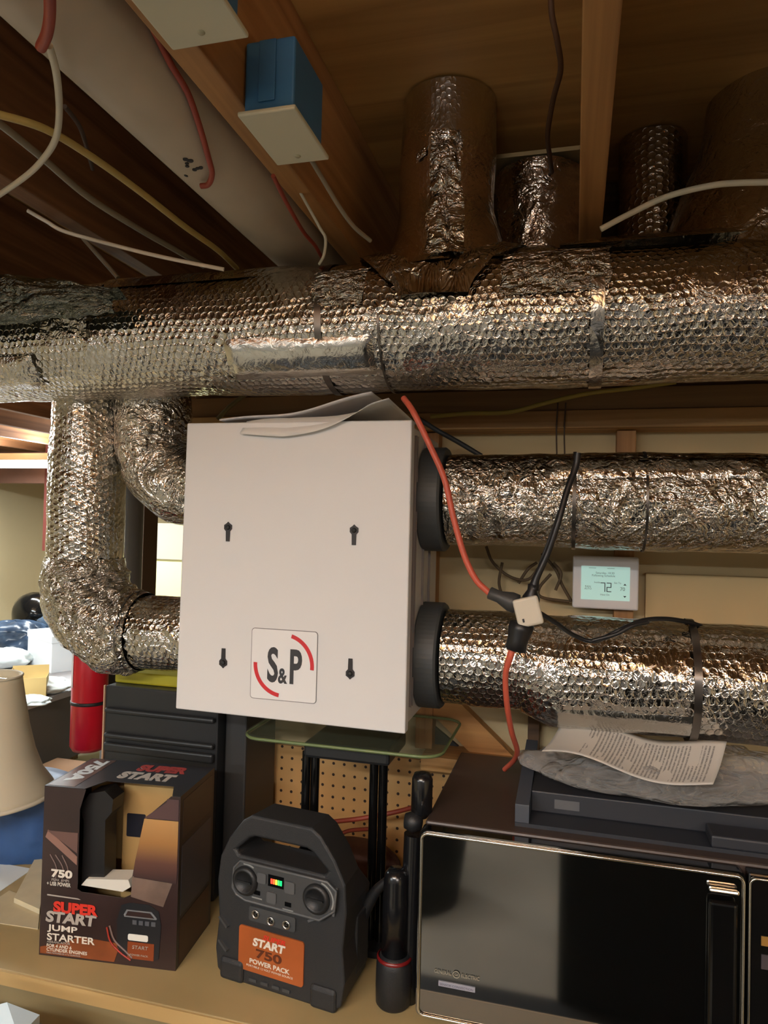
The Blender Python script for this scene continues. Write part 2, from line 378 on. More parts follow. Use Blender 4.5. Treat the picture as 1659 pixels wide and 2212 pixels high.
# ================================================================== lamps of the room
LW = mat('lamp housing white', (220, 222, 220), 0.4)
ltxt = ['fluorescent fixture overhead behind the camera', 'fluorescent fixture at the right behind the camera', 'fluorescent fixture at the left behind the camera',
        'glowing fluorescent strip light hanging in the far room left of the vertical duct', 'fluorescent fixture over the left side room']
for i, (x, y, z, ln, pw, c) in enumerate(LAMPS):
    t = thing('fluorescent_light', ltxt[i], 'light', (x, y, z-0.03), None)
    MB().prism([(-0.13, -0.02), (0.13, -0.02), (0.07, 0.03), (-0.07, 0.03)], x-ln/2, x+ln/2, 'yz').build('housing', LW, t)
    bpy.data.objects[t.children[0].name if t.children else 'housing'] if False else None
    hs = [o for o in bpy.data.objects if o.parent == t][0]
    for v in hs.data.vertices: v.co += Vector((0, y, z))
    for k in (-0.055, 0.055):
        MB().lathe([(0.0, -ln/2+.01), (0.013, -ln/2+.01), (0.013, ln/2-.01), (0.0, ln/2-.01)], (x, y+k, z-0.045), 12, 'x').build('tube', mat('tube glow %d' % (0 if c == WARM else 1), (255, 240, 215) if c == WARM else (235, 250, 255), 0.5, emis=9.0), t)
    for k in (-0.4, 0.4):
        MB().tube([(x+k*ln, y, z+0.028), (x+k*ln, y, ZS-0.002 if False else ZJ+0.02)], 0.003, 6, sub=False).build('hanger', RUBBER, t)

# ================================================================== ducts
def dsp(amp, sc, seed, big=0.0):
    def f(L, a, p):
        return amp*nz(p, sc, seed)+big*nz(p, 3.0, seed+2)
    return f
def band(parent, p, ax, r, w, m, name='tape_band', wob=0.002):
    mb = MB(); p = Vector(p); a = Vector(ax).normalized()
    mb.tube([p-a*w/2, p, p+a*w/2], r, 72, caps=False, sub=False, disp=lambda L, an, q: wob*nz(q, 30, 3)); return mb.build(name, m, parent)
ZM = CAMZ+0.352; YM = 1.205; RM = 0.110
md_ = thing('main_foil_duct', 'big horizontal duct in bubble foil crossing the whole picture above the white unit', 'duct', (-0.3, YM, ZM-RM))
pts = [(x, YM, ZM) for x in np.linspace(-2.3, 1.75, 240)]
MB().tube(pts, RM, 120, caps=True, sub=False, disp=dsp(0.0022, 22, 1, 0.006)).build('insulation_wrap', F1, md_)
for px, w, m in ((690, 0.012, DKTAPE), (820, 0.004, DKTAPE), (1290, 0.02, TAPE)):
    x = P(px, 720, YM-0.1).x
    band(md_, (x, YM, ZM), (1, 0, 0), RM+0.004, w, m)
# smooth tape along the lower side
def longtape(parent, xa, xb, a0, a1, r, yc, zc, m, name='foil_tape', seed=1, amp=0.0012, n=60):
    def fn(u, v):
        x = xa+(xb-xa)*u; a = math.radians(a0+(a1-a0)*v)
        q = Vector((x, 0, v)); e = min(1, min(v, 1-v)*4, min(u, 1-u)*n*0.3); rr = r+amp*nz(q, 9, seed)-0.007*(1-e)
        return (x, yc-rr*math.cos(a), zc+rr*math.sin(a))
    return MB().grid(fn, n, 10, True, (abs(xb-xa), abs(math.radians(a1-a0))*r)).build(name, m, parent)
longtape(md_, P(540, 800, YM).x, P(838, 800, YM).x, -58, -18, RM+0.009, YM, ZM, TAPE)
longtape(md_, P(-200, 800, YM).x, P(150, 800, YM).x, -60, -24, RM+0.012, YM, ZM, F4)
longtape(md_, P(835, 560, YM).x, P(1210, 560, YM).x, 52, 115, RM+0.010, YM, ZM, F4)
longtape(md_, P(1210, 520, YM).x, 1.7, 58, 120, RM+0.016, YM, ZM, F4)
longtape(md_, P(250, 590, YM).x, P(690, 590, YM).x, 48, 110, RM+0.008, YM, ZM, F4)
# crumpled joint patches
for k, (px, py, a0, a1, w) in enumerate(((165, 690, -10, 60, 0.10), (740, 660, 5, 45, 0.09), (1200, 620, 5, 55, 0.16))):
    xc = P(px, py, YM-0.08).x
    def fn(u, v, xc=xc, a0=a0, a1=a1, w=w, k=k):
        x = xc+w*(u-0.5)+0.008*nz((u*3, v*3, k), 1.5, k); a = math.radians(a0+(a1-a0)*v)
        e = math.sin(PI*u)*math.sin(PI*v); rr = RM+0.004+0.006*e*(0.6+nz((u, v, k), 9, k))
        return (x, YM-rr*math.cos(a), ZM+rr*math.sin(a))
    MB().grid(fn, 24, 24, True, (w, 0.15)).build('crumpled_patch', F3, md_)
# foil riser going up from the main duct
rx = P(965, 450, 1.22).x; ry = 1.225
rs = thing('foil_riser', 'foil wrapped branch duct rising from the main duct to the subfloor', 'duct', (rx, ry, ZM+RM-0.02))
zz = np.linspace(ZM+RM-0.03, ZS-0.004, 40)
MB().tube([(rx, ry, z) for z in zz], [0.118-0.035*min(1, (z-zz[0])/0.12)**0.7 for z in zz], 80, caps=False, sub=False, disp=dsp(0.004, 14, 3, 0.006)).build('insulation_wrap', foil('riser foil', 0.35, 0.2, smooth_amt=0.5, seed=11), rs)
def strip(u, v):
    z = zz[0]+0.01+0.215*v; r_ = 0.118-0.035*min(1, (z-zz[0])/0.12)**0.7
    a = math.radians(-98+32*u+6*nz((u, v, 0), 3, 1)); r2 = r_+0.010+0.006*nz((u*2, v*6, 0), 2.4, 6)
    return (rx+r2*math.cos(a)-0.0, ry+r2*math.sin(a), z)
MB().grid(strip, 18, 60, True, (0.06, 0.215)).build('crumpled_strip', F3, rs)
for k, (a0, z0) in enumerate(((-118, 0.262), (-92, 0.275), (-78, 0.268))):
    def fl_(u, v, a0=a0, z0=z0, k=k):
        a = math.radians(a0+14*u); r2 = 0.086+0.006*abs(nz((u*5, v*4, k), 2, 3))*math.sin(PI*v)
        return (rx+r2*math.cos(a), ry+r2*math.sin(a), ZM+z0+0.016*v+0.01*u)
    MB().grid(fl_, 12, 6, True, (0.03, 0.015)).build('crumpled_patch', F3, rs)
def collar(u, v):
    a = math.radians(-175+170*u); r2 = 0.122+0.03*v+0.006*nz((u*8, v*2, 0), 2, 2)
    z = ZM+math.sqrt(max(0.0, (RM+0.012)**2-min((r2*math.sin(a)+ry-YM)**2, (RM+0.011)**2)))
    return (rx+r2*math.cos(a), ry+r2*math.sin(a), z+0.008*(1-v))
MB().grid(collar, 80, 6, True, (0.3, 0.03)).build('foil_collar', F3, rs)
# small foil duct farther back
bx = P(1165, 450, 1.42).x
t = thing('back_foil_riser', 'shorter dark foil boot with a flange between the foil riser and the overhead joist', 'duct', (bx, 1.42, ZM))
MB().tube([(bx, 1.42, ZM-0.02), (bx, 1.42, ZM+0.12), (bx, 1.42, P(1165, 385, 1.42).z)], [0.075, 0.075, 0.085], 48, sub=False, caps=False, disp=dsp(0.004, 16, 8)).build('insulation_wrap', F4, t)
zf = P(1165, 378, 1.42).z
MB().box((bx-0.09, 1.34, zf), (bx+0.10, 1.50, zf+0.008)).build('flange', mat('galvanised flange', (168, 150, 110), 0.4, 0.6), t)
bx2 = P(1410, 420, 1.42).x
tag(MB().tube([(bx2, 1.43, z) for z in np.linspace(ZM-0.02, ZS-0.004, 30)], 0.062, 60, sub=False, caps=False, disp=dsp(0.002, 20, 5)).build('bubble_foil_riser', F1), 'narrow bubble foil duct rising behind the main duct right of the overhead joist', 'duct')
# saddle / elbow at right top
sx = P(1640, 420, 1.28).x
t = thing('foil_elbow', 'wide loose foil sleeve rising from the main duct at the right edge', 'duct', (sx, 1.3, ZM))
MB().tube([(sx-0.02, 1.27, ZM), (sx-0.01, 1.29, ZM+0.12), (sx+0.01, 1.31, ZM+0.26), (sx+0.03, 1.33, ZS-0.01)], [0.155, 0.14, 0.105, 0.10], 80, caps=False, res=12, disp=dsp(0.008, 9, 12, 0.01)).build('insulation_wrap', F4, t)

# right hand ducts
def xduct(name, label, pxs, Y, zc, r, m, seed, xa, xb, rend=None, bulge=None):
    t = thing(name, label, 'duct', ((xa+xb)/2, Y, zc-r))
    xs = np.linspace(xa, xb, 180)
    rr = [r + (bulge(x) if bulge else 0) for x in xs]
    MB().tube([(x, Y, zc - (bulge(x)*0.9 if bulge else 0)) for x in xs], rr, 110, sub=False, disp=dsp(0.0022, 24, seed, 0.004)).build('insulation_wrap', m, t)
    return t
XR = P(888, 1200, 1.15).x
YD = 1.305
zu = CAMZ+0.056; zl = CAMZ-0.232; RD = 0.084
tu = xduct('upper_foil_duct', 'foil wrapped duct leaving the upper right port of the white unit', 0, YD, zu, RD, F2, 21, XR+0.038, 1.75)
for px, w, m in ((1240, 0.006, DKTAPE), (1398, 0.004, DKTAPE)):
    band(tu, (P(px, 1100, YD-0.08).x, YD, zu), (1, 0, 0), RD+0.003, w, m)
longtape(tu, P(1180, 1030, YD).x, P(1640, 1030, YD).x, 22, 62, RD+0.006, YD, zu, F4, seed=4)
xb_ = P(1170, 1500, YD-0.06).x
tl = xduct('lower_foil_duct', 'foil wrapped duct leaving the lower right port of the white unit', 0, YD, zl, RD, F1, 31, XR+0.038, 1.75,
           bulge=lambda x: 0.014*max(0, min(1, (x-xb_+0.03)/0.06)))
band(tl, (P(1505, 1450, YD-0.08).x, YD, zl-0.013), (1, 0, 0), RD+0.018, 0.012, DKTAPE)
longtape(tl, P(1190, 1500, YD).x, P(1500, 1500, YD).x, -60, -24, RD+0.0175, YD, zl-0.013, TAPE)

# left hand ducts
YL = 1.305
XL = P(392, 1200, 1.15).x + 0.012
def xat(px, py, Y): return P(px, py, Y).x
xv = xat(190, 1050, YL)-0.0
RV = 0.078
te = thing('elbow_duct', 'foil duct dropping down the left and turning into the lower left port of the unit', 'duct', (xv, YL, zl-0.09))
path = [(xv, YL, z) for z in np.linspace(ZM-0.03, zl+0.14, 60)]
R_ = 0.125
for k in range(1, 16):
    a = PI/2*k/16; path.append((xv+R_-R_*math.cos(a), YL, zl+0.005+R_-R_*math.sin(a)))
path += [(x, YL, zl+0.005) for x in np.linspace(xv+R_, XL, 40)]
nn = len(path)
MB().tube(path, [RV]*(nn-40)+[RV+0.0]*40, 96, sub=False, disp=dsp(0.003, 20, 41, 0.006)).build('insulation_wrap', foil('left foil', 0.95, 0.45, smooth_amt=0.38, seed=15), te)
# crumpled gore wrap around the elbow
def gore(u, v):
    a = PI/2*(u*1.25-0.12); b = 2*PI*v
    cx, cz = xv+R_-R_*math.cos(max(0, min(PI/2, a))), zl+0.005+R_-R_*math.sin(max(0, min(PI/2, a)))
    if a < 0: cz += -a*R_
    if a > PI/2: cx += (a-PI/2)*R_
    aa = max(0, min(PI/2, a)); nrm = Vector((-math.cos(aa), 0, -math.sin(aa)))
    p0 = Vector((cx, YL, cz)); rad = RV+0.008+0.010*nz((u*3, math.cos(b)*1.2, math.sin(b)*1.2), 2.2, 5)+0.006*abs(nz((u*8, math.cos(b)*3, math.sin(b)*3), 2, 9))
    rad += 0.012*max(0, math.cos(b))**3*math.sin(PI*u)   # the outer fold stands proud
    rad = RV+0.002+(rad-RV-0.002)*min(1, min(u, 1-u)*7)
    return p0+nrm*rad*math.cos(b)+Vector((0, -1, 0))*rad*math.sin(b)
MB().grid(gore, 60, 90, True, (0.25, 0.5)).build('elbow_wrap', F3, te)
band(te, (xat(300, 1360, YL), YL, zl+0.005), (1, 0, 0), RV+0.006, 0.004, DKTAPE)
xv2 = xat(335, 950, YL+0.02)
t2 = thing('short_elbow_duct', 'crumpled foil duct curving into the upper left port of the unit', 'duct', (xv2, YL, zu-0.08))
path = [(xv2, YL+0.01, z) for z in np.linspace(ZM-0.03, zu+0.12, 30)]
for k in range(1, 14):
    a = PI/2*k/14; path.append((xv2+0.11-0.11*math.cos(a), YL+0.01, zu+0.01+0.11-0.11*math.sin(a)))
path += [(x, YL+0.01, zu+0.01) for x in np.linspace(xv2+0.112, max(XL, xv2+0.13), 8)]
MB().tube(path, 0.075, 90, sub=False, disp=dsp(0.007, 14, 51, 0.012)).build('insulation_wrap', foil('crumpled left foil', 0.5, 1.2, smooth_amt=0.46, seed=19), t2)
# grey vent pipe behind + brown post
gx = xat(272, 1100, 2.0)
tag(MB().tube([(gx, 2.0, 0.0), (gx, 2.0, ZJ)], 0.055, 32, sub=False).build('steel_column', mat('grey painted steel', (120, 118, 116), 0.4, 0.3)), 'grey steel column standing behind the left vertical duct', 'column')
gx = xat(300, 1200, 2.3)
tag(MB().box((gx-0.022, 2.28, 0), (gx+0.03, 2.37, ZJ)).build('brown_post', mat('brown painted post', (112, 84, 62), 0.6)), 'brown wooden post in the gap between the elbow duct and unit', 'post')
# dark crumpled foil at the upper left
def dk(u, v):
    x = -1.55+0.78*u; a = PI*(v*1.3-0.40)
    r_ = 0.085*(1-0.75*max(0, u-0.45)/0.55)+0.014*nz((u*5, v*3, 0), 2, 3)+0.012*abs(nz((u*11, v*6, 0), 2, 8))
    return (x, 1.06-r_*math.cos(a)*0.9, CAMZ+0.405-0.02*u+r_*math.sin(a)*0.85)
tag(MB().grid(dk, 80, 60, True, (0.8, 0.35)).build('foil_wrap_bundle', foil('dark foil film', 0.2, 1.1, rough=0.25, rgb=(120, 124, 118), seed=23)), 'dark crumpled foil wrap lying on the main duct at the upper left edge', 'duct wrap')

# ================================================================== ventilation unit
YB = 1.15
tl_, tr_ = P(404, 914, YB), P(890, 907, YB)
bl_, br_ = P(379, 1531, YB), P(875, 1586, YB)
xL, xR = (tl_.x+bl_.x)/2, (tr_.x+br_.x)/2
zT, zB = (tl_.z+tr_.z)/2, (bl_.z+br_.z)/2
print('unit', tl_, tr_, bl_, br_)
un = thing('ventilation_unit', 'white box shaped ventilation unit with a logo badge and four ducts', 'ventilation unit', ((xL+xR)/2, YB+0.14, zB))
# front panel follows the four corners (the cover hangs slightly out of true)
yq = YB
def quad(mb, c4, y0, y1):
    v = [(c.x, y0, c.z) for c in c4]+[(c.x, y1, c.z) for c in c4]
    mb.add(v, [(0, 1, 2, 3), (7, 6, 5, 4), (0, 4, 5, 1), (1, 5, 6, 2), (2, 6, 7, 3), (3, 7, 4, 0)]); return mb
quad(MB(), (bl_, br_, tr_, tl_), yq, yq+0.022).build('front_panel', WHITE, un, bevel=0.0025, seg=3)
s_ = 0.006
qc = [bl_+Vector((s_, 0, s_)), br_+Vector((-s_, 0, s_)), tr_+Vector((-s_, 0, -s_)), tl_+Vector((s_, 0, -s_))]
quad(MB(), qc, yq+0.0225, yq+0.275).build('body', UNITSIDE, un, bevel=0.002)
for yy in (0.05, 0.062, 0.13, 0.19):
    MB().box((xR-0.0075, yq+yy, zB+0.03), (xR-0.0015, yq+yy+0.0015, zT-0.02)).build('side_seam', mat('seam grey', (120, 112, 108), 0.5), un)
for zc, nm in ((zu, 'u'), (zl, 'l')):
    MB().lathe([(0.0, 0), (0.0965, 0), (0.0965, 0.036), (0.0935, 0.040), (0.0, 0.040)], (xR-0.004, YD, zc), 72, 'x', smooth=False).build('duct_collar', mat('collar grey', (62, 66, 68), 0.55), un)
    MB().lathe([(0.0, 0), (0.096, 0), (0.096, 0.03), (0.0, 0.03)], (xL-0.026, YD, zc), 64, 'x').build('duct_collar', RUBBER, un)
UX = (tr_-tl_).normalized(); UZ = (tl_-bl_).normalized()
def up_(px, py): return P(px, py, YB)
SL = mat('slot black', (38, 34, 36), 0.5)
for k, (px, py, inv) in enumerate(((493, 1150, 1), (765, 1157, 1), (483, 1420, -1), (757, 1443, -1))):
    c = up_(px, py); Z = lambda a, b: (c.x+a, c.z+b*inv)
    MB().prism([Z(*p) for p in ([(-0.0035, -0.016), (0.0035, -0.016), (0.0040, 0.002), (0.0075, 0.006), (0.0075, 0.013), (0.003, 0.016), (0.0, 0.019), (-0.003, 0.016), (-0.0075, 0.013), (-0.0075, 0.006), (-0.004, 0.002)])], YB-0.0018, YB-0.0002).build('keyhole_slot', SL, un)
    MB().lathe([(0, 0), (0.0045, 0), (0.0035, -0.0035), (0, -0.004)], (c.x, YB-0.002, c.z+0.009*inv), 12, 'y').build('screw', RUBBER, un)
b1, b2, b3, b4 = up_(545, 1357), up_(688, 1363), up_(682, 1521), up_(541, 1507)
bc = (b1+b2+b3+b4)/4; bw, bh = (b2.x-b1.x)/2, ((b1.z-b4.z)+(b2.z-b3.z))/4
bd = MB().prism(rrect(bc.x-bw, bc.z-bh, bc.x+bw, bc.z+bh, 0.006), YB-0.0011, YB-0.0002).build('logo_badge', mat('badge outline grey', (120, 118, 118), 0.5), un)
MB().prism(rrect(bc.x-bw+.0011, bc.z-bh+.0011, bc.x+bw-.0011, bc.z+bh-.0011, 0.0052), YB-0.0015, YB-0.0011).build('badge_face', mat('badge white', (234, 234, 234), 0.35), bd)
RED = mat('logo red', (206, 44, 50), 0.45)
def arc(a0, a1, r, w, c, y):
    A = [math.radians(a0+(a1-a0)*k/24) for k in range(25)]
    return [(c.x+(r+w)*math.cos(a), c.z+(r+w)*math.sin(a)) for a in A]+[(c.x+(r)*math.cos(a), c.z+(r)*math.sin(a)) for a in reversed(A)]
for a0, a1 in ((-5, 75), (178, 262)):
    MB().prism(arc(a0, a1, bw*0.80, bw*0.11, bc, 0), YB-0.0020, YB-0.0014).build('red_arc', RED, bd)
LG = mat('logo charcoal', (52, 52, 56), 0.5)
def utext(s, px, py, size, sx, bold=0.0): 
    p = up_(px, py); text(s, LG, bd, frame((p.x, YB-0.0018, p.z), (1, 0, 0), (0, 0, 1)), size, sx=sx, bold=bold)
utext('S', 577, 1469, 0.081, 0.56, 0.0022); utext('P', 624, 1474, 0.081, 0.56, 0.0022); utext('&', 601, 1474, 0.036, 0.70, 0.0010)
# papers on the unit
PAPER = mat('white paper', (232, 231, 228), 0.8, var=0.04, vscale=20)
def sheet(u, v):
    x = P(525, 910, YB).x+0.27*u; y = YB-0.012+0.22*v
    z = zT+0.004+0.028*max(0, (u-0.30))*1.4*(1-0.4*v)+0.005*math.sin(u*7)
    if v < 0.12: z -= (0.12-v)/0.12*0.036*max(0, math.sin(PI*min(1, 0.25+u*0.85)))
    return (x, y, z)
tag(MB().grid(sheet, 30, 24, True).build('instruction_sheet', PAPER, solid=0.0006), 'curled white paper sheet drooping over the top edge of the white unit', 'paper')
def sheet2(u, v):
    p = P(485, 905, YB+0.05); return (p.x+0.29*u, YB+0.03+0.20*v, zT+0.010+0.050*u*u*(1.1-u*0.25)+0.003*math.sin(9*u+v))
tag(MB().grid(sheet2, 30, 12, True).build('booklet', mat('grey white paper', (216, 213, 214), 0.8), solid=0.003), 'thin curled booklet lying on top of the white unit, lifting at the right', 'paper')

# ================================================================== pipe, boxes, overhead cables
pp = thing('drain_pipe', 'fat pale grey pipe running between the joists at the upper left', 'pipe', (-0.525, 1.0, CAMZ+0.49))
MB().tube([(-0.525, y, CAMZ+0.565) for y in np.linspace(-1.5, 3.4, 30)], 0.072, 48, sub=False).build('pipe_wall', mat('pale grey pipe', (186, 172, 152), 0.55, var=0.12, vscale=6), pp)
for k in range(9):
    q = P(392+rng.rand()*45, 340+rng.rand()*45, 1.0)
    dd = (q-CAM).normalized(); 
    # speck on the pipe surface along this ray
    o_ = CAM-Vector((-0.525, 0, CAMZ+0.565)); A = dd.x**2+dd.z**2; B = 2*(o_.x*dd.x+o_.z*dd.z); C_ = o_.x**2+o_.z**2-0.072**2
    D_ = B*B-4*A*C_
    if D_ > 0:
        c = CAM+dd*((-B-math.sqrt(D_))/(2*A))
        n_ = (c-Vector((-0.525, c.y, CAMZ+0.565))).normalized()
        MB().tube([c-n_*0.001, c+n_*0.001], 0.0025+0.0015*rng.rand(), 8, sub=False).build('dark_speck', SL, pp)
def ebox(yc, label, blue):
    x0_, x1_ = (-0.403, -0.333) if blue else (-0.403-0.012, -0.333); z0 = CAMZ+0.498
    t = thing('junction_box', label, 'electrical box', ((x0_+x1_)/2, yc, z0), 'ceiling electrical boxes')
    BL = mat('blue box plastic', (58, 112, 158), 0.45)
    MB().box((-0.4025, yc-0.050, z0+0.006), (x1_-0.004, yc+0.050, z0+0.098)).build('box_body', BL, t, bevel=0.003)
    MB().box((x0_+0.02, yc-0.053, z0+0.02), (x1_-0.028, yc-0.0505, z0+0.096)).build('box_rib', BL, t, bevel=0.001)
    MB().box((x0_-0.003, yc-0.061, z0), (x1_+0.003, yc+0.061, z0+0.006)).build('cover_plate', mat('ivory cover plate', (206, 202, 178), 0.4), t, bevel=0.002)
    MB().lathe([(0, 0.0005), (0.004, 0.0005), (0.004, 0), (0.003, -0.001), (0, -0.0012)], ((x0_+x1_)/2, yc+0.042, z0-0.0005), 12).build('plate_screw', mat('ivory screw', (170, 166, 140), 0.3), t)
    return t
ebox(0.838, 'blue electrical box with an ivory blank plate, lower on the orange joist', 1)
e2 = ebox(0.592, 'ivory blank cover plate at the top of the picture, nearer than the blue box', 0)
def cable(name, label, pts, r, m, cat='cable', n=10):
    mb = MB(); mb.tube([p if isinstance(p, Vector) else P(*p) for p in pts], r, n, res=8); return tag(mb.build(name, m), label, cat)
def under(pts, z): return [PZ(px, py, CAMZ+z) for px, py in pts]
def onpipe(px, py, gap):        # point just under the pipe's surface as seen here
    d = (fw*F+rt*(px-W/2)-up*(py-H/2)).normalized(); rr = 0.072+gap; zc = 0.565; xc = -0.525
    A = d.x**2+d.z**2; B = 2*(-xc*d.x-zc*d.z); C_ = xc*xc+zc*zc-rr*rr; D = B*B-4*A*C_
    if D < 0: return PZ(px, py, CAMZ+zc-0.03)
    return CAM+d*((-B-math.sqrt(D))/(2*A))
cable('white_cable', 'white cable looping down from the red cable end at the upper left', under([(106, 98), (122, 160), (128, 240), (120, 300), (92, 345), (50, 385), (-30, 440)], 0.475), 0.0040, WCAB)
cable('red_cable', 'red cable hanging over the pale pipe at the top left', under([(104, -60), (108, 20), (102, 70), (88, 103)], 0.470), 0.0055, ORJ)
cable('red_cable', 'red brown cable looping under the middle of the pale pipe', [onpipe(*p, 0.007) for p in ((330, 60), (370, 140), (405, 200), (430, 270), (450, 340), (458, 375), (450, 398), (434, 402))], 0.0040, ORJ)
cable('red_cable', 'thin red cable in the shade between the pipe and the orange joist', under([(590, 380), (620, 440), (655, 500), (680, 530), (697, 560)], 0.485), 0.0032, ORJ)
cable('yellow_cable', 'yellow cable sagging from the left edge down to the main duct', under([(-60, 235), (0, 248), (100, 280), (200, 340), (300, 412), (400, 490), (470, 540), (512, 580)], 0.498), 0.0050, YCAB)
cable('grey_cable', 'grey cable running below the yellow one at the upper left', under([(-40, 240), (0, 268), (90, 340), (190, 425), (300, 495), (370, 535), (440, 575)], 0.510), 0.0050, GCAB)
cable('white_cable', 'white cable stretched from the dark foil to the top of the main duct', [(60, 455, 1.02), (100, 478, 1.03), (140, 500, 1.04), (240, 528, 1.05), (350, 555, 1.06), (484, 582, 1.09)], 0.0034, mat('bright white cable', (224, 214, 200), 0.45))
cable('grey_cable', 'short grey cable dropping behind the dark foil wrap', [(180, 515, 1.2), (220, 560, 1.2), (255, 600, 1.2)], 0.0045, GCAB)
cable('dark_cable', 'thin dark cable loop hanging below the old joist at the left', under([(140, 230), (170, 270), (185, 310), (200, 365)], 0.515), 0.003, mat('dark brown cable', (60, 44, 36), 0.6))
cable('white_cable', 'white cable curving over the duct at the right edge', [(1298, 495, 1.11), (1360, 462, 1.11), (1440, 425, 1.10), (1530, 402, 1.09), (1600, 395, 1.09), (1720, 393, 1.09)], 0.0045, WCAB)
cable('white_cable', 'pale cable from the blue box down the orange joist', [(672, 345, .90), (700, 392, .95), (735, 450, 1.0), (765, 490, 1.04), (800, 520, 1.08)], 0.0034, GCAB)
cable('white_cable', 'short white cable end hooking down onto the main duct by the pipe', [(640, 400, 1.02), (690, 490, 1.05), (703, 515, 1.06), (700, 550, 1.07), (690, 570, 1.09)], 0.0024, WCAB)
cable('brown_cable', 'thin brown cable hanging across the subfloor left of the overhead joist', [(1190, -30, .95), (1192, 30, .97), (1204, 90, 1.0), (1211, 150, 1.05), (1195, 215, 1.12), (1183, 290, 1.2), (1188, 340, 1.28), (1192, 372, 1.34)], 0.0042, mat('brown cable jacket', (84, 56, 34), 0.6))
cable('yellow_cable', 'yellow cable sagging under the main duct on the right of the unit', [(930, 900, 1.46), (1010, 893, 1.46), (1100, 890, 1.46), (1180, 870, 1.46), (1270, 850, 1.46), (1370, 838, 1.46), (1460, 825, 1.46)], 0.0045, mat('dull yellow cable', (160, 138, 62), 0.5))
cable('yellow_cable', 'short yellow cable behind the upper left corner of the unit', [(470, 905, 1.48), (500, 875, 1.48), (540, 845, 1.48)], 0.005, mat('olive cable', (120, 104, 60), 0.55))
cable('black_cable', 'black cable behind the upper right duct leading left to the unit', [(905, 905, 1.44), (945, 930, 1.44), (990, 955, 1.44), (1040, 985, 1.44)], 0.005, RUBBER)
for k, px in enumerate((1205, 1222)):
    cable('thin_wire', ['left one of two thin dark wires hanging above the upper duct', 'right one of two thin dark wires hanging above the upper duct'][k], [(px, 870, 1.5), (px-3, 930, 1.5), (px-2, 985, 1.5)], 0.0016, mat('wire brown', (70, 50, 36), 0.6))
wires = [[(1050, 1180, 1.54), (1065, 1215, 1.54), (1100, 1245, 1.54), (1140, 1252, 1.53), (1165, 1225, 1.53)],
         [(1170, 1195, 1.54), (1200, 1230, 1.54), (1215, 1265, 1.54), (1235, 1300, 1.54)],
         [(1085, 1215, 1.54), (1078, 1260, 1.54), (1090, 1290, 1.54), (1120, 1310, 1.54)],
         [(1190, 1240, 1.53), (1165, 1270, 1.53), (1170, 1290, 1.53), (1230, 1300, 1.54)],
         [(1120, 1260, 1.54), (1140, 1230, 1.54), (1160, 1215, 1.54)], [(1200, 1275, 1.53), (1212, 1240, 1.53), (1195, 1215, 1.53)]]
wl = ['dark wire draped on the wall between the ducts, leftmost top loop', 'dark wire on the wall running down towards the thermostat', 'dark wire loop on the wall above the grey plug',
      'dark wire curling right towards the lower thermostat corner', 'short dark wire end left of the black cord', 'short dark wire end right of the black cord']
for w_, l_ in zip(wires, wl): cable('wall_wire', l_, w_, 0.0032, mat('dull brown wire', (92, 74, 52), 0.7), 'wire')

# orange cord, tap and plugs
YC = 1.12
BLC = mat('black cord rubber', (26, 26, 28), 0.4)
cable('orange_cord', 'orange extension cord hanging in front of the unit to the grey plug', [(872, 860, 1.14), (893, 890, 1.12), (925, 955, YC), (960, 1035, YC), (980, 1120, YC), (1003, 1200, YC), (1028, 1252, YC), (1057, 1281, YC)], 0.0050, ORANGE, 'cord')
def plug(name, label, a, b, ra, rb, m, cat='plug'):
    A, B = P(*a), P(*b); d = B-A
    mb = MB(); mb.tube([A, A+d*0.03, A+d*0.35, A+d*0.75, A+d*0.97, B], [ra*0.8, ra, ra*0.95, rb, rb, rb*0.85], 16, sub=False, smooth=True)
    return tag(mb.build(name, m), label, cat)
plug('cord_plug', 'dark grey plug of the orange cord entering the white tap from the left', (1056, 1280, YC), (1118, 1306, YC), 0.010, 0.0155, mat('grey plug rubber', (58, 58, 58), 0.5))
tc_ = P(1140, 1320, YC)
tp = thing('cube_tap', 'white three way cube tap joining the cords in mid air', 'outlet tap', tc_-Vector((0, 0, 0.025)))
mb = MB(); mb.M = Matrix.Translation(tc_) @ Matrix.Rotation(math.radians(-15), 4, 'Y') @ Matrix.Rotation(math.radians(6), 4, 'Z')
mb.box((-0.0195, -0.017, -0.022), (0.0195, 0.017, 0.022)); mb.build('tap_body', mat('white tap plastic', (212, 204, 186), 0.4), tp, bevel=0.004, seg=3)
mb = MB(); mb.M = Matrix.Translation(tc_) @ Matrix.Rotation(math.radians(-15), 4, 'Y') @ Matrix.Rotation(math.radians(6), 4, 'Z')
mb.box((-0.0115, -0.0176, -0.014), (-0.0085, -0.0168, -0.0085)); mb.build('socket_slot', SL, tp)
plug('cord_plug', 'black plug entering the white tap from above', (1152, 1262, YC), (1146, 1300, YC), 0.008, 0.0135, BLC)
cable('black_power_cable', 'black cord rising from the tap to a tip in front of the upper duct', [(1248, 978, 1.14), (1243, 1010, 1.14), (1225, 1060, 1.13), (1205, 1130, YC), (1183, 1195, YC), (1158, 1250, YC), (1152, 1272, YC)], [0.0052, 0.0055, 0.005, 0.005, 0.005, 0.006, 0.008], BLC, 'cord')
cable('dark_power_cable', 'thin dark cord lying beside the black cord above the tap', [(1248, 985, 1.15), (1218, 1080, 1.14), (1180, 1185, YC+.01), (1163, 1235, YC+.01), (1160, 1275, YC)], 0.0032, RUBBER, 'cord')
plug('cord_plug', 'black plug hanging below the white tap', (1113, 1405, YC), (1128, 1345, YC), 0.017, 0.019, BLC)
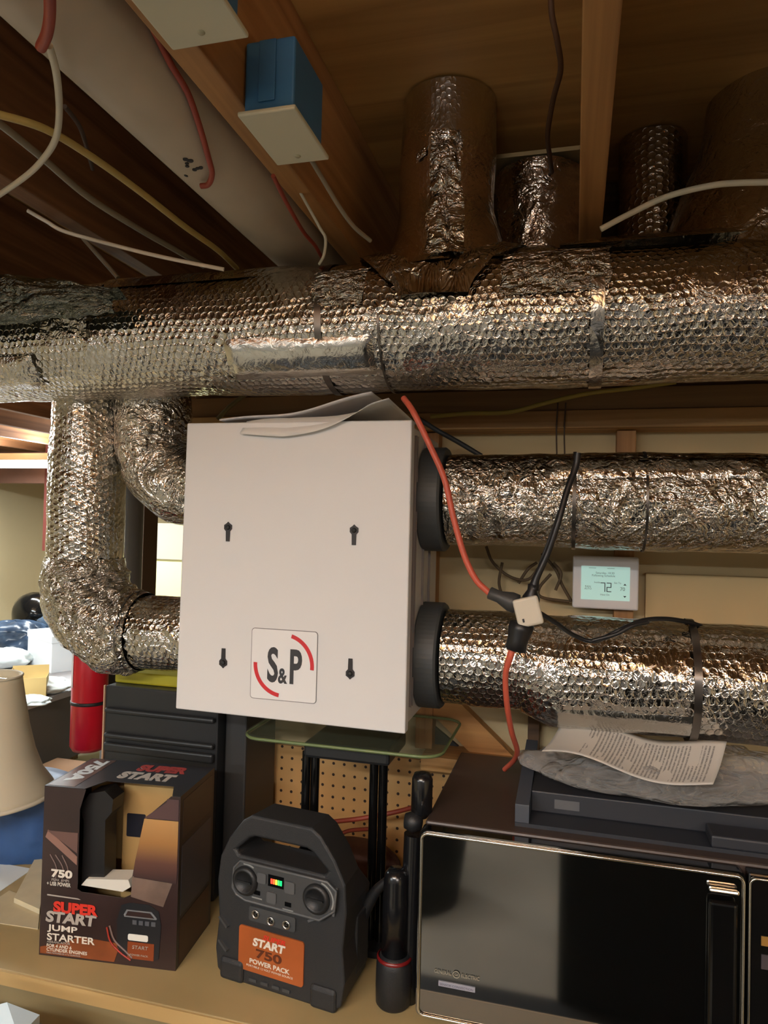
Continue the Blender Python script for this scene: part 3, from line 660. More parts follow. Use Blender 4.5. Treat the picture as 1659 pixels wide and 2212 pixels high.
cable('orange_cord', 'orange cord dropping from the black plug down to the microwave', [(1108, 1400, YC), (1100, 1425, YC), (1092, 1460, 1.13), (1095, 1520, 1.15), (1105, 1580, 1.2), (1117, 1620, 1.27), (1112, 1640, 1.33), (1090, 1662, 1.38)], [0.006, 0.0055] + [0.0046]*6, ORANGE, 'cord')
cable('black_power_cable', 'black cord snaking right from the tap over the lower duct', [(1163, 1322, YC), (1200, 1345, 1.15), (1240, 1372, 1.19), (1285, 1385, 1.2), (1340, 1360, 1.2), (1390, 1340, 1.22), (1440, 1337, 1.24), (1490, 1345, 1.27), (1523, 1356, 1.3)], 0.0038, BLC, 'cord')
cable('black_power_cable', 'second strand of black cord over the lower duct under the thermostat', [(1280, 1384, 1.195), (1330, 1370, 1.195), (1365, 1352, 1.2), (1400, 1343, 1.21)], 0.0035, BLC, 'cord')

# ================================================================== thermostat
yt = YW-0.075
a, b = P(1238, 1200, yt), P(1379, 1320, yt)
th = thing('thermostat', 'white wall thermostat with a lit pale blue screen reading 72', 'thermostat', ((a.x+b.x)/2, yt+0.02, b.z))
MB().box((a.x, yt, b.z), (b.x, yt+0.028, a.z)).build('housing', mat('thermostat white', (236, 232, 232), 0.45), th, bevel=0.004, seg=3)
c, d = P(1256, 1222, yt), P(1360, 1299, yt)
scr = MB().box((c.x, yt-0.0008, d.z), (d.x, yt+0.001, c.z)).build('screen', mat('lcd glow', (170, 206, 196), 0.3, emis=0.55), th)
LCD = mat('lcd ink', (52, 66, 66), 0.5); LC2 = mat('lcd faint ink', (110, 138, 134), 0.5)
sw, sh = d.x-c.x, c.z-d.z
def lt(s, u, v, size, m=LC2, sx=1.0, bold=0): text(s, m, scr, frame((c.x+u*sw, yt-0.0012, d.z+v*sh), (1, 0, 0), (0, 0, 1)), size, sx=sx, bold=bold, extrude=0.0001)
# seven segment 72
def seg7(u, v, s, digit):
    segs = {'7': 'abc', '2': 'abged'}[digit]; w_, h_ = s*0.45, s; x_, z_ = c.x+u*sw, d.z+v*sh; t_ = s*0.09
    geo = {'a': (0, h_, w_, h_), 'b': (w_, h_/2, w_, h_), 'c': (w_, 0, w_, h_/2), 'd': (0, 0, w_, 0), 'e': (0, 0, 0, h_/2), 'g': (0, h_/2, w_, h_/2)}
    mb = MB()
    for k in segs:
        q = geo[k]; mb.box((x_+min(q[0], q[2])-t_/2, yt-0.0014, z_+min(q[1], q[3])-t_/2), (x_+max(q[0], q[2])+t_/2, yt-0.0009, z_+max(q[1], q[3])+t_/2))
    mb.build('digit', LCD, scr)
seg7(0.41, 0.26, 0.017, '7'); seg7(0.535, 0.26, 0.017, '2')
lt('Saturday, 10:30', 0.30, 0.78, 0.0058); lt('Following Schedule', 0.22, 0.70, 0.0058)
lt('Inside', 0.27, 0.50, 0.005); lt('Set To', 0.68, 0.50, 0.005); lt('FAN', 0.08, 0.36, 0.006); lt('AUTO', 0.07, 0.30, 0.005); lt('Heat On', 0.40, 0.14, 0.005); lt('70', 0.80, 0.30, 0.010)
for pz, fl in ((0.46, 1), (0.15, -1)):
    x_, z_ = c.x+0.90*sw, d.z+pz*sh
    MB().prism([(x_-0.003, z_), (x_+0.003, z_), (x_, z_+0.0035*fl)], yt-0.0014, yt-0.0009).build('arrow_mark', LCD, scr)
for uu in (0.22, 0.60):
    MB().box((c.x+uu*sw-0.006, yt-0.0013, c.z-0.004), (c.x+uu*sw+0.008, yt-0.0009, c.z-0.0033)).build('tab_outline', LC2, scr)

# ================================================================== microwave
ymw = 1.118
mtl, mbl = P(905, 1793, ymw), P(899, 2148, ymw)
mx0 = (mtl.x+mbl.x)/2; mzt = mtl.z+0.008; mzb = BZ+0.012
mx1 = mx0+0.56
print('microwave', mtl, mbl, mx0)
mw = thing('microwave_oven', 'black microwave oven with a chrome framed glass door on the bench', 'microwave', ((mx0+mx1)/2, ymw+0.2, BZ))
CAB = mat('brown black cabinet', (66, 54, 48), 0.42, var=0.05, vscale=60)
MB().box((mx0+0.004, ymw+0.025, mzb), (mx1-0.004, ymw+0.40, mzt-0.002)).build('cabinet', CAB, mw, bevel=0.004)
dx1 = P(1612, 1900, ymw).x
MB().prism(rrect(mx0, mzb, dx1, mzt-0.006, 0.010), ymw+0.002, ymw+0.026).build('door', mat('gloss black door', (10, 10, 9), 0.05, spec=1.0), mw, bevel=0.003)
door = [o for o in bpy.data.objects if o.name == 'door'][0]
MATS['gloss black door'].node_tree.nodes['Principled BSDF'].inputs['IOR'].default_value = 2.2
def rim(x0_, z0_, x1_, z1_, y, r=0.0024, rr=0.010):
    pts = [Vector((a_, y, b_)) for a_, b_ in rrect(x0_, z0_, x1_, z1_, rr)]; pts.append(pts[0].copy())
    return MB().tube(pts, r, 8, sub=False)
rim(mx0+0.004, mzb+0.003, dx1-0.003, mzt-0.012, ymw).build('chrome_frame', CHROME, door)
MB().box((dx1-0.050, ymw-0.012, mzb+0.02), (dx1-0.012, ymw-0.001, mzt-0.046)).build('handle', BLACKG, door, bevel=0.006, seg=3)
MB().bar((dx1-0.050, ymw-0.007, mzt-0.032), (dx1-0.010, ymw-0.007, mzt-0.032), 0.010, 0.006).build('handle_cap', CHROME, door, bevel=0.003)
MB().box((dx1+0.003, ymw+0.002, mzb), (mx1, ymw+0.026, mzt-0.006)).build('control_panel', mat('panel gloss black', (16, 16, 16), 0.08, spec=0.8), mw, bevel=0.003)
rim(dx1+0.005, mzb+0.003, mx1-0.003, mzt-0.012, ymw, 0.0018).build('panel_trim', CHROME, mw)
LB = mat('label silver', (150, 150, 162), 0.4)
PG = mat('print grey', (150, 142, 124), 0.5)
def mtext(t_, xa, xb, y_, h_):
    p, r_ = P(xa, y_, ymw), P(xb, y_, ymw); text(t_, PG, door, frame((p.x, ymw-0.0002, gz), (1, 0, 0), (0, 0, 1)), 0.02, extrude=0.0002, fit=(r_.x-p.x, h_))
gz = P(940, 2101, ymw).z
mtext('GENERAL', 938, 975, 2100, 0.0052); mtext('ELECTRIC', 997, 1036, 2100, 0.0052)
q = P(985.5, 2104, ymw)
MB().lathe([(0.0046, 0.0), (0.0056, -0.0004), (0.0056, -0.0012), (0.0044, -0.0012), (0.0044, 0)], (q.x, ymw+0.001, gz+0.0026), 24, 'y').build('round_emblem', PG, door)
text('GE', PG, door, frame((q.x-0.003, ymw-0.0002, gz+0.0008), (1, 0, 0), (0, 0, 1)), 0.01, extrude=0.0002, fit=(0.006, 0.0036))
a, b = P(947, 2118, ymw), P(1026, 2138, ymw)
MB().box((a.x, ymw+0.0006, a.z-0.0085), (b.x, ymw+0.0018, a.z-0.001)).build('rating_strip', LB, door)
text('SENSOR CONVECTION', mat('strip ink', (90, 90, 104), 0.5), door, frame((a.x+0.002, ymw+0.0003, a.z-0.0068), (1, 0, 0), (0, 0, 1)), 0.0048, sx=1.05, extrude=0.0001)
for (px, py, w_, h_, cc) in ((1655, 2035, 0.02, 0.013, (150, 110, 50)), (1655, 2080, 0.02, 0.02, (70, 62, 66))):
    q = P(px, py, ymw); MB().box((q.x-w_/2+0.004, ymw+0.0008, q.z-h_/2), (q.x+w_/2+0.01, ymw+0.0022, q.z+h_/2)).build('key_label', mat('key %d' % cc[0], cc, 0.5), mw)
for xx in (mx0+0.03, mx1-0.03):
    for yy in (ymw+0.05, ymw+0.36): MB().lathe([(0, 0), (0.012, 0), (0.013, 0.0125), (0, 0.0125)], (xx, yy, BZ), 16).build('foot', RUBBER, mw)
# grey tray on the microwave with plastic bag and paper
a = P(1108, 1786, ymw+0.05); zt = mzt-0.002
tx0 = PZ(1112, 1784, zt).x; ty0 = PZ(1112, 1784, zt).y
print('tray', tx0, ty0)
TR = mat('slate grey plastic', (66, 72, 82), 0.55)
TRD = mat('dark slate box', (44, 47, 54), 0.5)
ty0 = max(ty0, ymw+0.035)
tr = thing('slate_tray', 'open slate grey box lying on top of the microwave under the plastic bag', 'box', (tx0+0.2, ty0+0.15, zt))
MB().box((tx0, ty0, zt), (tx0+0.46, ty0+0.28, zt+0.006)).build('base', TRD, tr)
MB().prism([(ty0, zt+0.006), (ty0+0.28, zt+0.006), (ty0+0.28, zt+0.06), (ty0, zt+0.035)], tx0, tx0+0.022, 'yz').build('side_wall', TR, tr, bevel=0.001)
MB().box((tx0+0.022, ty0+0.055, zt+0.006), (tx0+0.46, ty0+0.28, zt+0.040)).build('inner_block', TRD, tr, bevel=0.002)
MB().box((tx0+0.06, ty0+0.0540, zt+0.015), (tx0+0.10, ty0+0.0548, zt+0.030)).build('barcode_label', mat('dull label', (92, 94, 98), 0.6), tr)
MB().box((tx0+0.29, ty0-0.001, zt+0.006), (tx0+0.46, ty0+0.05, zt+0.024)).build('front_lip', TRD, tr, bevel=0.003)
# clear plastic bag
def plastic(name, rgb=(200, 196, 190), trans=0.55, crinkle=False, top=0.95):
    m = bpy.data.materials.new(name); m.use_nodes = True; N, L = nt(m); b = N['Principled BSDF']
    b.inputs['Base Color'].default_value = (*lin(rgb), 1); b.inputs['Roughness'].default_value = 0.18; b.inputs['Coat Weight'].default_value = 0.6
    tr_ = N.new('ShaderNodeBsdfTransparent'); mx = N.new('ShaderNodeMixShader'); lw = N.new('ShaderNodeLayerWeight'); lw.inputs[0].default_value = 0.35
    mr = N.new('ShaderNodeMapRange'); mr.inputs[3].default_value = 1-trans; mr.inputs[4].default_value = top; L.new(lw.outputs['Facing'], mr.inputs[0])
    L.new(mr.outputs[0], mx.inputs[0]); L.new(tr_.outputs[0], mx.inputs[1]); L.new(b.outputs[0], mx.inputs[2])
    if crinkle:
        tc = N.new('ShaderNodeTexCoord'); n1 = N.new('ShaderNodeTexNoise'); n1.inputs['Scale'].default_value = 13; n1.inputs['Detail'].default_value = 1; n1.inputs['Distortion'].default_value = 2.2
        L.new(tc.outputs['Object'], n1.inputs['Vector'])
        a_ = N.new('ShaderNodeMath'); a_.operation = 'SUBTRACT'; a_.inputs[1].default_value = 0.5; L.new(n1.outputs[0], a_.inputs[0])
        b_ = N.new('ShaderNodeMath'); b_.operation = 'ABSOLUTE'; L.new(a_.outputs[0], b_.inputs[0])
        bp = N.new('ShaderNodeBump'); bp.inputs['Strength'].default_value = 1.0; bp.inputs['Distance'].default_value = 0.022; L.new(b_.outputs[0], bp.inputs['Height'])
        L.new(bp.outputs[0], b.inputs['Normal']); L.new(bp.outputs[0], lw.inputs['Normal']); L.new(bp.outputs[0], b.inputs['Coat Normal'])
    L.new(mx.outputs[0], N['Material Output'].inputs[0]); return m
PL = plastic('clear film', (214, 210, 206), 0.88, True)
PL.node_tree.nodes['Principled BSDF'].inputs['Roughness'].default_value = 0.10
bagc = Vector((tx0+0.235, ty0+0.15, zt+0.045))
def bag(u, v):
    a = 2*PI*u; ph = PI*v
    wx = 0.225*math.sin(ph)**0.6; wy = 0.13*math.sin(ph)**0.6
    x = math.cos(a)*wx; y = math.sin(a)*wy; z = 0.034*(1-math.cos(ph))*(0.85+0.25*math.cos(a*1+0.5))
    n1 = nz((x*9, y*9, z*9), 1.3, 4); n2 = abs(nz((x*26, y*26, z*26), 1.0, 7))
    k = 1+0.14*n1+0.14*n2
    return bagc+Vector((x*k, y*k-0.02, max(0.001, z*k+0.006*n2)))
tag(MB().grid(bag, 110, 60, True).build('plastic_bag', PL), 'crumpled clear plastic bag resting on the slate box over the microwave', 'bag')
# printed sheet on the bag
def papermat():
    m = mat('printed sheet', (206, 202, 194), 0.75); N, L = nt(m); b = N['Principled BSDF']
    uv = N.new('ShaderNodeUVMap'); sp = N.new('ShaderNodeSeparateXYZ'); L.new(uv.outputs[0], sp.inputs[0])
    def M(op, a, c=None):
        n = N.new('ShaderNodeMath'); n.operation = op
        for i, v in enumerate((a, c)):
            if isinstance(v, (int, float)): n.inputs[i].default_value = v
            elif v is not None: L.new(v, n.inputs[i])
        return n.outputs[0]
    ln = M('LESS_THAN', M('FRACT', M('MULTIPLY', sp.outputs[0], 46)), 0.45)
    nn_ = N.new('ShaderNodeTexNoise'); nn_.inputs['Scale'].default_value = 1.0; mp = N.new('ShaderNodeMapping'); mp.inputs['Scale'].default_value = (46, 60, 1)
    L.new(uv.outputs[0], mp.inputs[0]); L.new(mp.outputs[0], nn_.inputs['Vector'])
    blk = N.new('ShaderNodeTexNoise'); blk.inputs['Scale'].default_value = 1.0; mp2 = N.new('ShaderNodeMapping'); mp2.inputs['Scale'].default_value = (9, 1.2, 1)
    L.new(uv.outputs[0], mp2.inputs[0]); L.new(mp2.outputs[0], blk.inputs['Vector'])
    mask = M('MULTIPLY', M('MULTIPLY', ln, M('GREATER_THAN', nn_.outputs[0], 0.42)), M('GREATER_THAN', blk.outputs[0], 0.44))
    mar = M('MULTIPLY', M('MULTIPLY', M('GREATER_THAN', sp.outputs[1], 0.08), M('LESS_THAN', sp.outputs[1], 0.90)), M('MULTIPLY', M('GREATER_THAN', sp.outputs[0], 0.22), M('LESS_THAN', sp.outputs[0], 0.95)))
    k = M('MULTIPLY', M('MULTIPLY', mask, mar), 0.75)
    mx = N.new('ShaderNodeMix'); mx.data_type = 'RGBA'; mx.inputs[6].default_value = (*lin((208, 204, 196)), 1); mx.inputs[7].default_value = (*lin((110, 106, 104)), 1)
    L.new(k, mx.inputs[0]); L.new(mx.outputs[2], b.inputs['Base Color']); return m
cA, cB, cC, cD = P(1170, 1628, 1.17), P(1540, 1700, 1.135), P(1570, 1608, 1.24), P(1215, 1560, 1.31)
def prs(u, v):
    p = cA*(1-u)*(1-v)+cB*u*(1-v)+cC*u*v+cD*(1-u)*v
    return p+Vector((0, 0, 0.010*math.sin(u*PI*2.0+0.4)*(1-0.3*v)-0.006*math.sin(v*PI)+0.004*math.sin(u*9)*v))
tag(MB().grid(prs, 40, 14, True).build('printed_sheet', papermat(), solid=0.0005), 'white sheet with lines of print lying on the plastic bag', 'paper')

# ================================================================== jump starter
q1, q2 = PZ(462, 2108, BZ), PZ(744, 2200, BZ)
print('js', q1, q2)
ang = math.atan2(q2.y-q1.y, q2.x-q1.x)
JW = 0.25; JDp = 0.115; JH = 0.298
org = Vector(((q1.x+q2.x)/2-0.002, (q1.y+q2.y)/2+0.004, BZ))
JM = Matrix.Translation(org) @ Matrix.Rotation(ang, 4, 'Z')
js = thing('jump_starter', 'black portable jump starter with carry handle and orange label on the bench', 'jump starter', org+Vector((0, 0.075, 0)))
def jb(): m_ = MB(); m_.M = JM; return m_
outl = [(-0.100, 0.0), (0.100, 0.0), (0.114, 0.012), (0.119, 0.05), (0.114, 0.10), (0.119, 0.16), (0.116, 0.205), (0.098, 0.240), (0.072, 0.274), (0.055, 0.285), (-0.055, 0.285), (-0.072, 0.274), (-0.098, 0.240), (-0.114, 0.205), (-0.119, 0.16), (-0.114, 0.10), (-0.119, 0.05), (-0.114, 0.012)]
# lower body and the two handle cheeks plus grip, one continuous shell around the hand hole
hole = [(-0.078, 0.214), (0.080, 0.214), (0.086, 0.221), (0.058, 0.246), (0.048, 0.250), (-0.048, 0.250), (-0.058, 0.246), (-0.084, 0.221)]
def shell():
    import bmesh
    bm = bmesh.new(); es = []
    for lp in (outl, hole):
        vs = [bm.verts.new((a_, 0, b_)) for a_, b_ in lp]
        es += [bm.edges.new((vs[i], vs[(i+1) % len(vs)])) for i in range(len(vs))]
    bmesh.ops.triangle_fill(bm, edges=es, use_beauty=True, normal=(0, -1, 0))
    r = bmesh.ops.extrude_face_region(bm, geom=bm.faces[:]); vs = [g for g in r['geom'] if isinstance(g, bmesh.types.BMVert)]
    bmesh.ops.translate(bm, verts=vs, vec=(0, JDp, 0)); bmesh.ops.recalc_face_normals(bm, faces=bm.faces)
    mb = jb(); bm.verts.ensure_lookup_table(); bm.verts.index_update()
    
    def tw(c):      # the shell narrows and thins towards the back and the handle
        c = c.copy(); c.x *= 1.05
        if c.y > 0.01: c.x *= 0.93; c.y *= (0.62 if c.z > 0.2 else 1.0); c.z = c.z*0.985+0.002 if c.z > 0.02 else c.z
        return c
    mb.add([tw(v.co) for v in bm.verts], [[v.index for v in f.verts] for f in bm.faces]); bm.free(); return mb
JB = mat('charcoal plastic', (40, 41, 43), 0.48, bump=0.25, bscale=900)
sh = shell().build('shell', JB, js, bevel=0.007, seg=3)
JG = mat('grey plastic face', (66, 67, 68), 0.42, bump=0.12, bscale=900)
# forward sloping control face
cp = [(-0.088, 0.146), (-0.096, 0.156), (-0.094, 0.190), (-0.082, 0.203), (0.084, 0.203), (0.100, 0.192), (0.098, 0.160), (0.072, 0.140), (-0.070, 0.140)]
cp = [(a_+0.010, b_+0.006) for a_, b_ in cp]
JB0 = JM.copy()
JC = jb().prism(cp, -0.009, 0.002).build('control_face', JG, js, bevel=0.003, seg=3)
fr_ = jb(); pts = [Vector((a_, -0.009, b_)) for a_, b_ in cp]; pts.append(pts[0].copy()); fr_.tube(pts, 0.0022, 8, sub=False); fr_.build('face_rim', mat('rim grey', (88, 89, 90), 0.35), JC)
JM = JB0 @ Matrix.Translation((0.010, 0, 0.006))
for xx in (-0.070, 0.066):
    k_ = jb(); k_.lathe([(0.024, 0), (0.024, -0.004), (0.020, -0.0075), (0.017, -0.0075), (0.0165, -0.005), (0, -0.005)], (xx, -0.009, 0.173), 32, 'y'); kk = k_.build('round_cap', BLACKP, JC)
    k_ = jb(); k_.box((xx-0.014, -0.0168, 0.1715), (xx+0.014, -0.0138, 0.1745)); k_.build('cap_grip', BLACKP, kk)
for (xx, z_, w_) in ((-0.038, 0.184, 0.017), (0.016, 0.180, 0.019), (-0.018, 0.156, 0.018)):
    k_ = jb(); k_.prism(rrect(xx-w_/2, z_-w_/2, xx+w_/2, z_+w_/2, 0.003), -0.0115, -0.008); k_.build('push_button', mat('button grey', (84, 85, 86), 0.5), JC, bevel=0.001)
for xx, z_ in ((-0.047, 0.158), (0.013, 0.152)):
    k_ = jb(); k_.box((xx-0.006, -0.0096, z_-0.004), (xx+0.006, -0.0088, z_+0.003)); k_.build('socket', BLACKG, JC)
    k_ = jb(); k_.box((xx-0.010, -0.0096, z_-0.0105), (xx+0.010, -0.0090, z_-0.0085)); k_.build('port_print', mat('pale print', (140, 142, 140), 0.5), JC)
k_ = jb(); k_.box((-0.026, -0.0098, 0.174), (0.004, -0.0088, 0.193)); k_.build('gauge_window', BLACKG, JC)
for i, cc in enumerate(((255, 60, 40), (255, 90, 40), (255, 210, 60), (60, 230, 90), (20, 220, 100))):
    k_ = jb(); k_.box((-0.0205+i*0.0045, -0.0105, 0.179), (-0.0173+i*0.0045, -0.0096, 0.187)); k_.build('gauge_light', mat('led %d' % i, cc, 0.4, emis=2.2), JC)
for s_, xx in ((1, -0.066), (1, 0.081)):
    A = [math.radians(v) for v in (np.linspace(100, 60, 8) if xx < 0 else np.linspace(75, -25, 12))]
    k_ = jb(); cx = -0.070 if xx < 0 else 0.066
    k_.prism([(cx+0.031*math.cos(a_), 0.173+0.0285*math.sin(a_)) for a_ in A]+[(cx+0.0285*math.cos(a_), 0.173+0.026*math.sin(a_)) for a_ in reversed(A)], -0.0096, -0.0088); k_.build('cap_print', MATS['pale print'], JC)
JM = JB0 @ Matrix.Translation((0.012, 0, -0.001))
# port plate with three rings
k_ = jb(); k_.prism(rrect(-0.068, 0.112, 0.022, 0.136, 0.004), -0.003, 0.001); ppl = k_.build('port_plate', JG, js, bevel=0.001)
for xx, z_ in ((-0.054, 0.1255), (-0.024, 0.121), (0.006, 0.122)):
    k_ = jb(); k_.lathe([(0.0042, -0.003), (0.0072, -0.0035), (0.0072, -0.006), (0.0055, -0.0065), (0.0045, -0.005), (0.0042, -0.003)], (xx, 0, z_), 24, 'y'); k_.build('light_ring', mat('ring chrome', (235, 235, 235), 0.15, 1.0), ppl)
    k_ = jb(); k_.lathe([(0, -0.0045), (0.0044, -0.0040), (0.0044, -0.003)], (xx, 0, z_), 16, 'y'); k_.build('light_lens', BLACKG, ppl)
JM = JB0
# orange label
k_ = jb(); k_.prism(rrect(-0.075, 0.026, 0.051, 0.099, 0.005), -0.0025, 0.001)
OL = mat('label orange', (166, 88, 44), 0.35, var=0.10, vscale=14); lab_ = k_.build('orange_label', OL, js)
def jt(s_, x_, z_, w_, h_, m, shear=0.0, bold=0.0, y=-0.0030): text(s_, m, lab_, JM @ frame((x_, y, z_), (1, 0, 0), (0, 0, 1)), 0.02, shear=shear, bold=bold, extrude=0.0002, fit=(w_, h_))
TW = mat('print white', (225, 215, 200), 0.5); TRd = mat('print red', (214, 52, 36), 0.5); TD = mat('print dark', (92, 44, 22), 0.5)
jt('SUPER', -0.027, 0.0845, 0.044, 0.0085, TRd, 0.2, 0.0005); jt('START', -0.047, 0.0705, 0.064, 0.0140, TW, 0.15, 0.0009)
jt('750', -0.040, 0.0520, 0.050, 0.0150, TD, 0, 0.0006); jt('POWER PACK', -0.052, 0.0405, 0.078, 0.0080, TW, 0, 0.0005); jt('PORTABLE 12 VOLT POWER SOURCE', -0.058, 0.0345, 0.090, 0.0032, TW)
# feet, side grooves, bottom vents, back clamp holster
for xx in (-0.088, 0.088):
    k_ = jb(); k_.box((xx-0.024, -0.006, 0.0), (xx+0.024, 0.05, 0.038)); k_.build('foot', JB, js, bevel=0.007, seg=3)
for xx in (-0.045, -0.022, 0.0, 0.02):
    k_ = jb(); k_.box((xx-0.008, -0.0018, 0.009), (xx+0.006, 0.0005, 0.014)); k_.build('vent_rib', JG, js)
for z_ in (0.055, 0.095):
    k_ = jb(); k_.bar((-0.116, -0.001, z_+0.008), (-0.098, -0.003, z_-0.006), 0.006, 0.004); k_.build('side_rib', JG, js)
k_ = jb(); k_.box((0.110, 0.055, 0.03), (0.120, 0.105, 0.13)); k_.build('clamp_holster', JB, js, bevel=0.006, seg=3)
k_ = jb(); k_.bar((0.058, -0.003, 0.136), (0.094, -0.004, 0.155), 0.003, 0.004); k_.bar((0.104, -0.004, 0.155), (0.108, -0.003, 0.20), 0.003, 0.004); k_.build('edge_ridge', MATS['rim grey'], js)

# ================================================================== retail carton
c1, c2 = PZ(84, 2062, BZ), PZ(379, 2098, BZ)
print('carton', c1, c2)
ang2 = math.atan2(c2.y-c1.y, c2.x-c1.x); CW = (c2-c1).length; CH = 0.300; CDp = 0.155
KM = Matrix.Translation(Vector((c1.x, c1.y, BZ))) @ Matrix.Rotation(ang2, 4, 'Z')
ct = thing('jump_starter_carton', 'empty dark printed retail carton with a cut out window, left of the jump starter', 'carton', (c1+c2)/2)
def kb(): m_ = MB(); m_.M = KM; return m_
def cmat(name, c_, rough=0.32): return mat(name, c_, rough, var=0.22, vscale=9)
CK = cmat('carton print dark', (52, 38, 36)); CI = mat('carton inside', (186, 152, 96), 0.8); CG = mat('carton charcoal', (38, 38, 42), 0.35)
fpoly = [(0, 0), (CW, 0), (CW, CH), (0, CH)]
win = [(0.27, 0.405), (0.30, 0.395), (0.60, 0.385), (0.655, 0.41), (0.665, 0.48), (0.68, 0.60), (0.74, 0.86), (0.90, 0.97), (0.90, 0.975), (0.50, 0.975), (0.27, 0.90)]
win = [(a_*CW, b_*CH) for a_, b_ in win]
def panel_with_hole(outer, inner, th=0.0012):
    import bmesh
    bm = bmesh.new(); es = []
    for lp in (outer, inner):
        vs = [bm.verts.new((a_, 0, b_)) for a_, b_ in lp]; es += [bm.edges.new((vs[i], vs[(i+1) % len(vs)])) for i in range(len(vs))]
    bmesh.ops.triangle_fill(bm, edges=es, use_beauty=True, normal=(0, -1, 0))
    r = bmesh.ops.extrude_face_region(bm, geom=bm.faces[:]); vs = [g for g in r['geom'] if isinstance(g, bmesh.types.BMVert)]
    bmesh.ops.translate(bm, verts=vs, vec=(0, th, 0)); bmesh.ops.recalc_face_normals(bm, faces=bm.faces)
    mb = kb(); bm.verts.index_update(); mb.add([v.co.copy() for v in bm.verts], [[v.index for v in f.verts] for f in bm.faces]); bm.free(); return mb
upoly = [(0, 0), (1, 0), (1, 1), (0.93, 1), (0.76, 0.87), (0.70, 0.62), (0.675, 0.48), (0.665, 0.41), (0.61, 0.385), (0.30, 0.395), (0.27, 0.41), (0.27, 0.88), (0.31, 1), (0, 1)]
fp = kb().prism([(a_*CW, b_*CH) for a_, b_ in upoly], 0, 0.0012).build('front_panel', CK, ct)
kb().box((0, 0.0012, 0), (0.0012, CDp, CH)).build('side_panel', CK, ct)
rp = kb().box((CW-0.0012, 0.0012, 0), (CW, CDp, CH)).build('side_panel', CG, ct)
kb().box((0.0012, CDp-0.0012, 0.0), (CW-0.0012, CDp, CH)).build('back_panel', CI, ct)
kb().box((0.0012, 0.0012, 0.0), (CW-0.0012, CDp-0.0012, 0.0012)).build('bottom_panel', CI, ct)
tpn = kb().prism([(0, 0), (0.30*CW, 0), (0.37*CW, 0.045), (0.87*CW, 0.045), (0.94*CW, 0), (CW, 0), (CW, CDp), (0, CDp)], CH, CH+0.0012, 'xy').build('top_panel', CG, ct)
kb().box((0.0014, 0.002, 0.002), (0.0022, CDp-0.002, CH-0.002)).build('inner_lining', mat('carton inner black', (20, 18, 18), 0.6), ct, )
# inner insert: black faceted block behind the left edge + tan divider with a square hole
kb().prism([(0.066, 0.12), (0.066, 0.235), (0.058, 0.258), (0.075, 0.285), (0.105, 0.292), (0.122, 0.278), (0.120, 0.255), (0.108, 0.240), (0.110, 0.12)], 0.020, 0.060).build('inner_flap', mat('inner black flap', (24, 22, 22), 0.45), ct)
kb().box((0.10, 0.100, 0.002), (CW-0.003, 0.1015, CH-0.012)).build('tan_divider', CI, ct)
kb().prism(rrect(0.108, 0.178, 0.146, 0.222, 0.003), 0.0992, 0.0998).build('divider_hole', mat('dark hole', (16, 18, 34), 0.8), ct)
kb().prism([(0.070, 0.124), (0.150, 0.120), (0.165, 0.130), (0.160, 0.142), (0.08, 0.136)], 0.012, 0.050).build('white_tray', mat('tray white', (222, 218, 206), 0.6), ct)
kb().box((0.155, 0.09, 0.284), (0.20, 0.099, 0.292)).build('hang_slot', SL, ct)
# printed areas on the front
def pr(poly, m, name, y=-0.0008, par=None): return kb().prism([(a_*CW, b_*CH) for a_, b_ in poly], y, y+0.0007).build(name, m, par or fp)
def gradmat(name, cols, z0, z1):
    m = mat(name, cols[0][1], 0.35); N, L = nt(m); b = N['Principled BSDF']
    tc = N.new('ShaderNodeTexCoord'); sp = N.new('ShaderNodeSeparateXYZ'); L.new(tc.outputs['Object'], sp.inputs[0])
    mr = N.new('ShaderNodeMapRange'); mr.inputs[1].default_value = z0; mr.inputs[2].default_value = z1; L.new(sp.outputs[2], mr.inputs[0])
    r = N.new('ShaderNodeValToRGB'); el = r.color_ramp.elements
    el[0].position = cols[0][0]; el[0].color = (*lin(cols[0][1]), 1); el[1].position = cols[-1][0]; el[1].color = (*lin(cols[-1][1]), 1)
    for p_, c_ in cols[1:-1]: e = el.new(p_); e.color = (*lin(c_), 1)
    L.new(mr.outputs[0], r.inputs[0]); L.new(r.outputs[0], b.inputs['Base Color']); return m
pr([(0.672, 0.52), (0.99, 0.50), (0.99, 0.86), (0.745, 0.86), (0.69, 0.62)], gradmat('printed sunset', [(0, (60, 44, 44)), (0.3, (96, 64, 54)), (0.62, (160, 116, 66)), (1, (184, 142, 88))], BZ+0.50*CH, BZ+0.86*CH), 'sunset_print')
pr([(0.665, 0.40), (0.90, 0.36), (0.96, 0.50), (0.672, 0.515)], mat('printed haze', (110, 92, 82), 0.4, var=0.3, vscale=20), 'haze_print')
pr([(0.745, 0.865), (0.99, 0.865), (0.99, 0.985), (0.905, 0.985), (0.90, 0.965)], mat('printed plum', (84, 62, 62), 0.35), 'plum_print')
pr([(0.01, 0.012), (0.56, 0.012), (0.60, 0.12), (0.30, 0.135), (0.2, 0.09), (0.01, 0.05)], mat('printed rust', (126, 66, 34), 0.4, var=0.3, vscale=16), 'rust_print')
pr([(0.02, 0.70), (0.262, 0.55), (0.262, 0.60), (0.04, 0.745)], mat('printed bronze', (140, 106, 94), 0.35), 'bronze_stripe')
pr([(0.03, 0.74), (0.262, 0.62), (0.262, 0.74)], mat('printed mauve', (104, 78, 72), 0.35), 'mauve_print')
